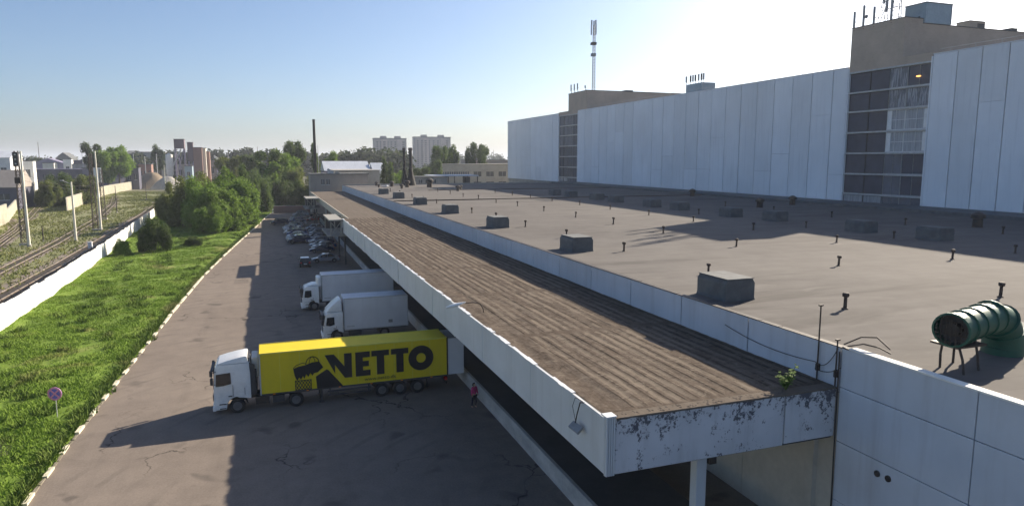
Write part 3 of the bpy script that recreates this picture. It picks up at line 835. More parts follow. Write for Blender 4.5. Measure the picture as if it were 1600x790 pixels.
# poles, cable and plant at the canopy end
for (px, y0, yb, lb) in ((1283, 477, 575, 'thin dark pole with an empty top standing against the parapet'), (1309, 531, 600, 'short dark pole with a cap at the canopy and wall corner')):
    t_ = atX(px, y0, WX-.1); b_ = atX(px, yb, WX-.1)
    r = empty('cable_pole', (WX-.1, t_.y, CZ), lb, 'pole', 'cable poles at the canopy end')
    MB().tube((0,0,0), (0,0,t_.z-CZ), .035, .03).build('pole', M['dark_metal'], r)
    MB().box(-.1,.1,-.05,.05,t_.z-CZ-.02,t_.z-CZ+.04).build('cap', M['dark_metal'], r)
    MB().box(-.06,.1,-.06,.06,.45,.75).build('clamp', M['dark_metal'], r)
def sag(a, b, s, n=10):
    a = Vector(a); b = Vector(b)
    return [a.lerp(b, i/n) - Vector((0,0, s*4*(i/n)*(1-i/n))) for i in range(n+1)]
mb = MB(); mb.path(sag((WX-.08,29,8.5),(WX-.1,22.7,8.3),.25), .016); mb.path(sag((WX-.1,22.7,8.3),(WX-.1,21.5,9.2),.4), .016)
mb.path(sag((WX-.1,22.7,8.0),(WX+.1,20.6,9.3),.45), .014)
tag(mb.build('cable', M['dark_metal']), 'dark sagging cable strung along the parapet between the two thin poles', 'cable')
mb = MB(); mb.path([(22.5,21.5,9.35),(22.9,21.0,9.75),(23.3,20.6,9.8),(23.5,20.1,9.4)], .03)
mb.path([(22.4,21.2,9.35),(22.7,20.7,9.55),(23.0,20.2,9.5),(23.3,19.9,9.3)], .03)
tag(mb.build('hose', M['dark_metal']), 'loose rusty hose looped over the parapet where the white coping starts', 'hose')
mb = MB(); mb.path([(22.18,21.38,9.1),(22.2,21.37,5.2),(22.2,21.3,.2)], .03); tag(mb.build('down_pipe', M['dark_metal']), 'thin dark downpipe in the corner of the end fascia and the near wall', 'pipe')
pl = empty('weed_plant', (19.9, 21.85, 7.55), 'small bright green sapling growing from the canopy felt near the wall', 'plant')
random.seed(9); mb = MB(); st = MB()
for k in range(9):
    a = random.uniform(0, 2*PI); h = random.uniform(.35,.85); tip = Vector((math.cos(a)*.22, math.sin(a)*.22, h)); st.tube((0,0,0), tip, .012, .005, 5)
    for q in range(16):
        p = tip * random.uniform(.3, 1.05); b = random.uniform(0, 2*PI); l = random.uniform(.07,.14)
        d = Vector((math.cos(b), math.sin(b), random.uniform(-.2,.5))) * l; n_ = Vector((-d.y, d.x, 0)) * .4
        mb.add([p, p+d*.5+n_, p+d, p+d*.5-n_], [(0,1,2,3)])
M['sapling'] = leaf_mat('sapling_leaf', (.08,.16,.02), (.14,.26,.04), (.22,.34,.07), 3)
mb.build('leaves', M['sapling'], pl); st.build('stem', M['sapling'], pl); pl.scale = (1.5,1.5,1.45)

# ------------------------------------------------------------------ roof furniture
# slab-like hoods along the parapet and a second line in the shade of the tall building
def hood():
    r = empty('roof_hood', (0,0,0))
    mb = MB()
    mb.prism([(-.08,-.05),(2.16,-.05),(2.08,.25),(2.08,1.12),(1.93,1.36),(.16,1.36),(0,1.12),(0,.25)], 0, 2.7)
    
    mb.build('casing', M['vent'], r, bevel=.04, seg=1)
    MB().box(.10,1.99,-.03,2.73,1.365,1.42).build('lid', M['vent'], r, bevel=.02, seg=1)
    return r
hy = [(23.9,31.3),(24.6,53.2),(24.7,75.4),(24.9,98.5),(24.9,119.9),(24.9,141.0),(24.9,160.5)]
h0 = hood(); first = True
for i, (x, y) in enumerate(hy):
    lb = 'grey slab-sided roof hood beside the white parapet, %s from the camera' % ORD[i]
    o = h0 if first else dup(h0); first = False
    o.location = (x+.02, y, RZ+.08); o.scale = (.97,1,.92); tag(o, lb, 'roof hood', 'roof hoods along the parapet')
for i, (x, y) in enumerate([(62.0,48.5),(61.2,56.8),(62.0,71.5),(60.6,78.8),(61.2,92.5),(61.0,100.5),(61.2,113.8),(61.6,122.5),(61.5,134.8),(61.0,142.5)]):
    o = dup(h0, (x, y, RZ+.08), label='dark roof hood in the shade of the tall white building, %s from the camera' % ORD[i]); o['category'] = 'roof hood'; o['group'] = 'roof hoods in the shade'
# vent pipes on their 11.7 m grid
def vpipe():
    r = empty('vent_pipe', (0,0,0))
    MB().lathe([(.20,-.02),(.16,.05),(.085,.10),(.08,.62)], n=10).build('stack', M['pipe_dark'], r, smooth=True)
    MB().lathe([(.07,.60),(.15,.63),(.17,.76),(.13,.82),(.03,.84)], n=10).build('cap', M['pipe_dark'], r, smooth=True)
    return r
posts = [(40.4,86.3),(40.3,75.1),(29.0,64.1),(40.4,63.9),(29.1,52.2),(40.5,51.7),(28.9,39.8),(52.0,86.2),(51.8,74.9),(59.6,84.9),(51.9,97.9),(52.3,110.1),(51.9,63.4),(59.7,63.7),(40.5,98.2),(28.9,75.8),(29.0,98.7),(40.7,110.6),(40.3,121.1),(40.5,133.1),(40.2,143.5),(29.3,122.6),(29.2,133.2),(29.0,110.2),(29.0,87.2),(40.6,156.1),(29.0,143.5),(29.3,159.0),(29.4,172.8),(51.6,51.0),(40.3,39.5),(51.6,39.1),(59.9,39.8),(74.5,51.0),(73.8,62.4),(59.6,51.6),(74.0,74.3),(28.9,27.7),(39.9,27.1),(52.0,121.9),(52.0,133.4),(52.1,145.0),(40.5,168.0),(52.0,157.0),(74.1,86.0),(74.1,98.0),(74.0,39.5)]
rows = {}
for p in posts:
    k = min(((29,0),(40.4,1),(52,2),(59.8,3),(74.1,4)), key=lambda q: abs(q[0]-p[0]))[1]; rows.setdefault(k, []).append(p)
rn = ['in the row closest to the parapet', 'in the second row from the parapet', 'in the third row from the parapet', 'in the fourth row from the parapet, shaded', 'in the shaded row nearest the tall building']
v0 = vpipe(); first = True; random.seed(2)
for k in sorted(rows):
    for i, p in enumerate(sorted(rows[k], key=lambda q: q[1])):
        o = v0 if first else dup(v0); first = False
        o.location = (p[0], p[1], RZ+.08); s = random.uniform(.92, 1.12); o.scale = (s, s, s)
        o.rotation_euler = (random.uniform(-.03,.03), random.uniform(-.03,.03), 0)
        tag(o, 'small dark vent pipe %s, %s from the camera' % (rn[k], ORD[i]), 'vent pipe', 'small vent pipes over the roof')
# mushroom cowls and stub ducts at the far end
cw = [(32.2,214,'short dark cowl at the far left end of the roof',1.0),(31.1,202.3,'low black cowl lying next to the white scrap at the roof end',.7),(35.5,205.8,'dark bell-shaped cowl left of the twin chimneys',1.2),(35.6,190.2,'squat cowl in front of the twin chimneys, left one',.9),(38.9,199.5,'stout dark cowl right at the foot of the twin chimneys',1.5),(45.1,197.3,'tall dark cowl right of the twin chimneys',1.9),(46.6,171.2,'black cowl in front of the white flat canopy, nearer one',1.1),(49.1,177.9,'black cowl in front of the white flat canopy, farther one',1.0),
      (79.4,57.4,'large dark cowl in the shade close to the tall building, nearest one',1.3),(77.9,93.9,'dark cowl in the shade left of the glazed stair bay',1.2),(87.8,97.3,'dark cowl right beneath the cladding beside the glazed stair bay',1.2),(88,128,'dark cowl at the foot of the long white cladding',1.2)]
for x, y, lb, s in cw:
    r = empty('roof_cowl', (x, y, RZ+.08), lb, 'cowl', 'mushroom cowls on the warehouse roof')
    MB().lathe([(.5*s,0),(.42*s,.1),(.40*s,.8*s)], n=12).build('stack', M['pipe_dark'], r, smooth=True)
    MB().lathe([(.40*s,.78*s),(.62*s,.85*s),(.60*s,1.15*s),(.3*s,1.35*s),(.05,1.42*s)], n=12).build('hood', M['dark_metal'], r, smooth=True)
sr = MB(); random.seed(6)
for k in range(5): sr.obox((33+random.uniform(-1.2,1.2), 203+random.uniform(-1,1), 9.1+.1*k), (random.random(), random.random()), random.uniform(.8,1.8), .5, .18)
tag(sr.build('scrap_heap', M['truck_box']), 'heap of pale scrap sheets near the far end of the roof', 'scrap')

# green duct fan on the near roof
gd = empty('duct_fan', (25.98, 18.49, RZ-.22), 'large green ribbed metal duct with a round grilled mouth on thin legs', 'duct fan')
def sweep(pts, r, n=20):
    vs = []; fs = []; pts = [Vector(p) for p in pts]
    for i, p in enumerate(pts):
        d = (pts[min(i+1,len(pts)-1)] - pts[max(i-1,0)]).normalized(); u = d.cross(Vector((0,0,1)))
        if u.length < .05: u = Vector((0,-1,0)) if i else Vector((1,0,0))
        u = (PREV - d*PREV.dot(d)).normalized() if i else u.normalized(); 
        globals()['PREV'] = u
        v = d.cross(u); rr = r[i] if isinstance(r, list) else r
        for k in range(n):
            t = 2*PI*k/n; vs.append(p + u*(rr*math.cos(t)) + v*(rr*math.sin(t)))
    for i in range(len(pts)-1):
        for k in range(n): fs.append((i*n+k, i*n+(k+1)%n, (i+1)*n+(k+1)%n, (i+1)*n+k))
    return MB().add(vs, fs)
PREV = Vector((1,0,0))
DR = .50
m0 = Vector((-1.75, -.55, 1.55))
body = [(-1.75,-.55,1.55),(-1.2,-.40,1.56),(-.6,-.24,1.57),(.1,-.05,1.58),(.85,.15,1.56),(1.35,.28,1.42),(1.68,.36,1.12),(1.84,.4,.78),(1.88,.4,.4),(1.88,.4,0)]
PREV = Vector((0,0,1)); sweep(body, [.47,.47,.47,.47,.49,.52,.55,.57,.58,.60]).build('duct', M['green'], gd, smooth=True)
ax = Vector((.55,.15,.01)).normalized()
for k, (t0, wd, rr) in enumerate(((0,.16,.52),(.62,.07,.52),(1.25,.07,.51),(1.95,.07,.52),(2.6,.06,.54))):
    a = m0 + ax * t0; PREV = Vector((0,0,1)); sweep([a, a+ax*.01, a+ax*(wd-.01), a+ax*wd], [.46,rr,rr,.46]).build('flange', M['green'], gd, smooth=False)
for (c, d) in (((1.35,.28,1.42),(.8,.15,-.6)), ((1.75,.38,1.0),(.35,.05,-.95)), ((1.875,.4,.5),(0,0,-1))):
    c = Vector(c); d = Vector(d).normalized(); PREV = Vector((0,-1,0)) if abs(d.z) > .9 else Vector((0,0,1)); sweep([c, c+d*.01, c+d*.05, c+d*.06], [.50,.60,.60,.50]).build('flange', M['green'], gd)
# mouth: dark inside, motor and bars
PREV = Vector((0,0,1)); sweep([m0 + ax*.35, m0 + ax*.36], [.46,.01]).build('fan_plate', M['groove'], gd)
PREV = Vector((0,0,1)); sweep([m0 + ax*.05, m0+ax*.06, m0 + ax*.34, m0+ax*.345], [.02,.2,.2,.02]).build('motor', M['dark_metal'], gd, smooth=True)
gb = MB(); sd_ = Vector((-ax.y, ax.x, 0))
for k in range(-3, 4):
    q = k*.13; hh = math.sqrt(max(0, .46**2-q*q))
    gb.tube(m0+ax*.02+sd_*q-Vector((0,0,hh)), m0+ax*.02+sd_*q+Vector((0,0,hh)), .012, n=5)
    gb.tube(m0+ax*.02+Vector((0,0,q))-sd_*hh, m0+ax*.02+Vector((0,0,q))+sd_*hh, .012, n=5)
gb.build('grille', M['dark_metal'], gd)
for a, b in ((-1.55,-.9),(-1.5,-.1),(-.7,-.7),(-.65,.15)):
    MB().path([(a,b,0),(a+.04,b,.1),(a+.02,b*.9,.7),(a,b*.6-.1,1.2)], .035).build('leg', M['dark_metal'], gd)
MB().box(-1.7,-.5,-.75,.1,1.02,1.08).build('cradle', M['dark_metal'], gd)
MB().box(1.2,2.6,-.3,1.1,-.0,.12).build('base_frame', M['pipe_dark'], gd)
gd.scale = (1.30,1.30,1.26)
bx = empty('roof_box', (31.5, 20.0, RZ+.08), 'low dark box beside the elbow of the green duct', 'box')
MB().box(-.6,.6,-.9,.9,0,.55).build('casing', M['vent'], bx, bevel=.03); MB().box(-.65,.65,-.95,.95,.555,.62).build('lid', M['vent'], bx)

# ------------------------------------------------------------------ tall white building
BX, BT = 101.0, 33.5
tb = empty('tall_building', (BX, 91, 0), 'huge tall white clad block with two glazed stair bays and tan brick penthouses', 'building')
def part(mb, name, mat, **k): return rel(mb, tb).build(name, mat, tb, **k)
part(MB().box(BX+.45, 150, -40, 287.0, 0, BT-.1), 'core_walls', M['concrete'])
part(MB().box(BX+.3, 150.2, -40.2, 287.4, BT-.1, BT+.05), 'roof', M['roof'])
random.seed(14)
def cladding(y0, y1, edges):
    mb = MB()
    for a, b in zip(edges, edges[1:]):
        cuts = [9.05]
        if random.random() < .5: cuts.append(random.choice([14.5, 18.3, 22.0, 25.5]) + random.uniform(-.3,.3))
        cuts.append(33.6 + random.uniform(-.02,.02)); dx = random.uniform(-.03,.03)
        for z0, z1 in zip(cuts, cuts[1:]): mb.box(BX+dx, BX+.3+dx, a+.08, b-.08, z0+.03, z1)
    part(MB().box(BX+.28, BX+.44, y0, y1, 9.0, 33.5), 'cladding_frame', M['groove'])
    part(mb, 'cladding', M['clad'])
    part(MB().box(BX-.06, BX+.5, y0, y1, 33.64, 33.76), 'roof_flashing', M['clad'])
    rl = MB(); y = y0+.5
    while y < y1-.5: rl.tube((BX+.9, y, 33.6), (BX+.9, y, 34.5), .03, n=4); y += 4
    rl.tube((BX+.9, y0+.5, 34.5), (BX+.9, y1-.5, 34.5), .025, n=4)
    part(rl, 'railing', M['galv'])
def seq(a, b, st):
    n = max(1, round((b-a)/st)); return [a + (b-a)*i/n for i in range(n+1)]
cladding(-40, 82.7, seq(-40, 62.6, 4.0) + [66.6, 70.6, 74.6, 78.5, 82.7])
cladding(99.6, 215.0, [99.6, 103.1, 108.3, 113.6] + seq(118.9, 215.0, 5.35))
cladding(231.4, 287.2, seq(231.4, 287.2, 5.5))
def bay(y0, y1, first):
    fl = [9.2, 10.9, 14.5, 18.2, 21.9, 25.6, 29.0, 32.6]
    part(MB().box(BX+1.6, BX+1.75, y0, y1, 9.1, 33), 'bay_back', M['groove'])
    for z in fl:
        part(MB().box(BX-.05, BX+1.5, y0+.05, y1-.05, z-.14, z+.14), 'floor_beam', M['galv'] if z > 10 else M['concrete'])
    part(MB().box(BX-.02, BX+1.4, y0+.02, y1-.02, 32.76, 34.0), 'bay_lintel', M['brick_brown'])
    ws = [0, .27, .485, .73, 1.0] if first else [0, .3, .54, .76, 1.0]
    for r_, (z0, z1) in enumerate(zip(fl, fl[1:])):
        for c, (a, b) in enumerate(zip(ws, ws[1:])):
            ya, yb = y0 + .12 + a*(y1-y0-.24), y0 + .12 + b*(y1-y0-.24)
            white = first and r_ in (3, 4) and c in (0, 1)
            mat = M['curtain'] if white else M['bay_glass']
            if first and ((r_ >= 5 and c == 1) or (r_ == 5 and c == 0)): mat = M['torn_curtain']
            if first and r_ in (1, 2) and c == 1: mat = M['bay_glass_grey']
            if r_ == 0: mat = M['bay_glass_grey'] if c < 2 else M['curtain']
            if not first and r_ >= 4 and c > 0: mat = M['bay_glass_grey']
            f = part(MB().box(BX+.42, BX+.46, ya+.09, yb-.09, z0+.2, z1-.2), 'window', mat)
            fm = MB(); t_ = .07
            for q in ((ya+.02, ya+.1), (yb-.1, yb-.02)) + ((((ya+yb)/2-.03, (ya+yb)/2+.03),) if c < 2 else ()): fm.box(BX+.34, BX+.5, q[0], q[1], z0+.15, z1-.15)
            fm.box(BX+.33, BX+.49, ya+.1, yb-.1, z0+.15, z0+.24); fm.box(BX+.33, BX+.49, ya+.1, yb-.1, z1-.24, z1-.15)
            if white: fm.box(BX+.335, BX+.485, ya+.1, yb-.1, (z0+z1)/2-.04, (z0+z1)/2+.04)
            fm.v = [(x-BX, y-91, z) for x,y,z in fm.v]
            k = fm.build('frame', M['white_paint'] if white else (M['grey_metal'] if c < 2 else M['chassis']), f)
            if white and (c == 0):
                s = MB().box(BX+.3, BX+.41, y0+.25, y0+.95, z0+.3, z1-.3); s.v = [(x-BX, y-91, z) for x,y,z in s.v]; s.build('side_panel', M['white_paint'], f)
            if white and (c == 1):
                s = MB().box(BX+.3, BX+.41, yb-1.0, yb-.2, z0+.3, z1-.3); s.v = [(x-BX, y-91, z) for x,y,z in s.v]; s.build('side_panel', M['white_paint'], f)
    for q in (y0, y1): part(MB().box(BX-.06, BX+.44, q-.12, q+.12, 9, 33.4), 'bay_jamb', M['clad'])
bay(82.8, 99.4, True); bay(215.1, 231.3, False)
def lit(name, c, s):
    m, t, b = nodes(name); b.inputs['Base Color'].default_value = (*c, 1); b.inputs['Emission Color'].default_value = (*c, 1); b.inputs['Emission Strength'].default_value = s; return m
M['lamp_on'] = lit('warm_lamp_glow', (1, .45, .12), 1.2)
p = atX(1433, 119, BX-.05)
l_ = MB().lathe([(.05,-.10),(.24,-.07),(.32,0),(.23,.08),(.05,.10)], (0,0,0), 14, 0, 'z'); l_.v = [(x*.5, y*1.5, z*1.3) for x,y,z in l_.v]
lo = empty('stair_lamp', (BX+.25, p.y, p.z), 'small glowing orange lamp in the topmost window of the glazed stair bay', 'lamp')
l_.build('bulb', M['lamp_on'], lo, smooth=True); MB().tube((0,0,.12),(0,0,1.4),.02).build('rod', M['dark_metal'], lo)

# penthouses
part(MB().box(BX+.02, 152, 88.4, 99.4, 33.3, 39.68), 'penthouse', M['brick_brown'])
part(MB().box(BX+.02, 105.0, 88.4, 99.4, 39.7, 40.42), 'penthouse', M['brick_brown'])
part(MB().box(105.05, 152.1, 88.32, 99.5, 39.69, 39.8), 'penthouse_coping', M['vent'])
part(MB().box(BX-.05, 105.04, 88.3, 99.5, 40.43, 40.55), 'penthouse_coping', M['vent'])
part(MB().box(BX+.04, 139, 208.3, 223, 33.0, 39.7), 'penthouse', M['brick_brown'])
part(MB().box(BX-.04, 139.1, 208.2, 223.1, 39.71, 39.9), 'penthouse_coping', M['vent'])
# blue cabin and small housings on the penthouse roofs
c0 = atX(1415, 8, 105.2); c1 = atX(1448, 4, 105.2)
cb = empty('roof_cabin', (105.2, c1.y, 39.8), 'pale blue metal cabin with an overhanging flat top on the near brick penthouse', 'cabin')
ytop = c1.z - 39.8; wy = c0.y - c1.y; r_ = atY(1488, 9, c1.y); wxx = r_.x - 105.2
MB().box(0, wxx, 0, wy, 0, ytop).build('walls', M['blue_panel'], cb)
MB().box(-.12, wxx+.12, -.12, wy+.12, ytop+.01, ytop+.15).build('roof', M['grey_metal'], cb)
for q_ in (1.0, 2.4): MB().box(-.04, -.005, q_, q_+.5, .3, 1.2).build('louvre', M['groove'], cb)
MB().box(wxx-.1, wxx+.06, -.06, .1, 0, ytop).build('corner_post', M['grey_metal'], cb)
def hut(px0, px1, py, Y, lb, mat, dpt=2.5, base=39.8, name='roof_housing', grp=None):
    a = atY(px0, py, Y); b = atY(px1, py, Y)
    r = empty(name, (a.x, Y, base), lb, 'roof housing', grp)
    MB().box(0, b.x-a.x, 0, dpt, 0, a.z-base-.12).build('walls', mat, r)
    MB().box(-.12, b.x-a.x+.12, -.12, dpt+.12, a.z-base-.11, a.z-base).build('lid', M['vent'], r)
    MB().box(.5*(b.x-a.x), b.x-a.x-.25, -.05, -.005, .3, a.z-base-.4).build('louvre', M['groove'], r)
hut(1516, 1540, 32, 89.5, 'small brown housing with a dark louvre on the near penthouse, right of the blue cabin', M['brick_brown'])
hut(1580, 1590, 44, 89.2, 'tiny dark housing at the right end of the near penthouse roof', M['vent'])
hut(978, 989, 141, 210, 'little dark housing on the far brick penthouse', M['vent'], base=39.9)
def mast(x, y, z, h, lb, r0=.035):
    o = empty('whip_mast', (x, y, z), lb, 'antenna', 'thin whip masts on the roofs')
    MB().tube((0,0,0),(0,0,h), r0, r0*.6, 6).build('pole', M['dark_metal'], o)
q = atY(1548, 22, 90); mast(q.x, 90, 39.8, q.z-39.8, 'thin whip mast right of the brown roof housing')
q = atY(1582, 38, 90); mast(q.x, 90, 39.8, max(1,q.z-39.8), 'short whip mast at the right end of the penthouse')
# panel antennas on the penthouse rims
def panel_antenna(x, y, z, h, lb, dish=False):
    r = empty('panel_antenna', (x, y, z), lb, 'antenna', 'phone antennas on the tall building')
    MB().tube((0,0,-1.2),(0,0,h), .07, n=6).build('pole', M['dark_metal'], r)
    MB().box(-.32,-.10,-.17,.17,.7,h+.15).build('panel', M['grey_metal'], r, bevel=.04)
    MB().box(-.12,.3,-.06,.06,h*.5,h*.5+.1).box(-.12,.3,-.06,.06,.2,.3).build('bracket', M['dark_metal'], r)
    if dish: MB().lathe([(.05,-.2),(.3,-.12),(.34,-.02),(.34,0)], (.0,-.45,h*.55), 12, 0, 'x').build('dish', M['grey_metal'], r, smooth=True)
for px, py, lb, d in ((1337, 20, 'short panel antenna at the left corner of the near penthouse, leftmost', False), (1352, 10, 'panel antenna with a round dish, second on the near penthouse edge', True), (1368, 12, 'slim panel antenna, third on the near penthouse edge', False), (1396, -4, 'tallest dark antenna on the penthouse edge just left of the lattice frame', False)):
    p = atX(px, py, BX+.1); panel_antenna(BX+.1, p.y, 39.8, max(1.6, p.z-39.8), lb, d)
for px, py, lb in ((893, 133, 'leftmost thin antenna on the far brick penthouse'), (898, 132, 'second thin antenna on the far brick penthouse'), (903, 131, 'third thin antenna on the far brick penthouse'), (915, 134, 'short dark antenna at the corner of the far brick penthouse')):
    p = atX(px, py, BX+.3); panel_antenna(BX+.3, p.y, 39.9, p.z-39.9, lb)
def lattice(r, pts_bottom, pts_top, nseg, rad, mat, name='lattice'):
    mb = MB(); b = [Vector(p) for p in pts_bottom]; t_ = [Vector(p) for p in pts_top]; n = len(b)
    for k in range(n): mb.tube(b[k], t_[k], rad, n=5)
    for s_ in range(nseg):
        for k in range(n):
            k2 = (k+1) % n; a = b[k].lerp(t_[k], s_/nseg); c = b[k2].lerp(t_[k2], (s_+1)/nseg); d = b[k2].lerp(t_[k2], s_/nseg)
            mb.tube(a, c, rad*.6, n=4); mb.tube(a, d, rad*.6, n=4)
    return mb.build(name, mat, r)
p0 = atX(1376, 25, 103); p1 = atX(1411, 25, 103)
lf = empty('antenna_frame', (103, (p0.y+p1.y)/2, 39.8), 'dark lattice antenna frame standing just left of the blue roof cabin', 'antenna frame', None)
hw = (p0.y-p1.y)/2
lattice(lf, [(-1,-hw,0),(-1,-hw*.2,0),(1,-hw*.5,0)], [(-.2,-hw*.75,8),(-.2,-hw*.5,8),(.2,-hw*.6,8)], 5, .06, M['dark_metal'])
lattice(lf, [(-1,hw,0),(1,hw*.7,0),(-1,hw*.3,0)], [(-.2,hw*.55,7),(.2,hw*.5,7),(-.2,hw*.4,7)], 4, .05, M['dark_metal'])
MB().tube((-.5,-hw*.7,3.0),(-.5,hw*.7,3.0),.06).tube((-.4,-hw*.6,4.6),(-.4,hw*.5,4.4),.05).tube((-.6,hw,0),(-.5,hw*.2,4.4),.05).build('cross_bar', M['dark_metal'], lf)
for k, (yy_, zz_) in enumerate(((-hw*.75,5.2),(-hw*.45,5.4),(hw*.45,5.0),(hw*.2,3.5))): MB().box(-.9,-.65,yy_-.15,yy_+.15,zz_-1.0,zz_+1.0).build('panel', M['grey_metal'], lf, bevel=.03)
# block with antennas behind the parapet, mid-roof
pa = atX(1072, 133, 106); pb = atX(1097, 133, 106)
ab = empty('roof_block', (106, pb.y, 33.5), 'small blue-grey block carrying a cluster of antennas above the white cladding', 'roof block')
MB().box(0,4,0,pa.y-pb.y,0,pa.z-33.5).build('walls', M['blue_panel'], ab)
W_ = pa.y-pb.y; H_ = pa.z-33.5
for k, f_ in enumerate((-.05,.08,.25,.45,.6,.75,1.02)):
    MB().tube((.2,W_*f_,H_*.7),(.2,W_*f_,H_+random.uniform(1.5,3.0)), .06, n=5).box(.0,.25,W_*f_-.2,W_*f_+.2,H_+.6,H_+2.2).build('antenna', M['dark_metal'] if k % 2 else M['grey_metal'], ab)
# telecom mast on the far penthouse
p = atX(928, 32, 108); tm = empty('telecom_mast', (108, p.y, 39.9), 'tall slim grey lattice telecom mast rising from the far brick penthouse', 'telecom mast')
HT = p.z-39.9
lattice(tm, [(-.55,-.5,0),(.55,-.5,0),(0,.6,0)], [(-.4,-.35,HT*.93),(.4,-.35,HT*.93),(0,.45,HT*.93)], 22, .11, M['galv'], 'shaft')
for k in range(3):
    a = 2*PI*k/3; MB().box(-.9*math.cos(a)-.2,-.9*math.cos(a)+.2,-.9*math.sin(a)-.2,-.9*math.sin(a)+.2,HT*.80,HT*.94).build('panel', M['truck_box'], tm, bevel=.05)
    MB().box(-.8*math.cos(a)-.18,-.8*math.cos(a)+.18,-.8*math.sin(a)-.18,-.8*math.sin(a)+.18,HT*.93,HT).build('panel', M['grey_metal'], tm)
MB().box(-.8,.8,-.8,.8,HT*.665,HT*.70).build('collar', M['dark_metal'], tm); MB().box(-.7,.7,-.7,.7,HT*.51,HT*.55).build('collar', M['grey_metal'], tm)

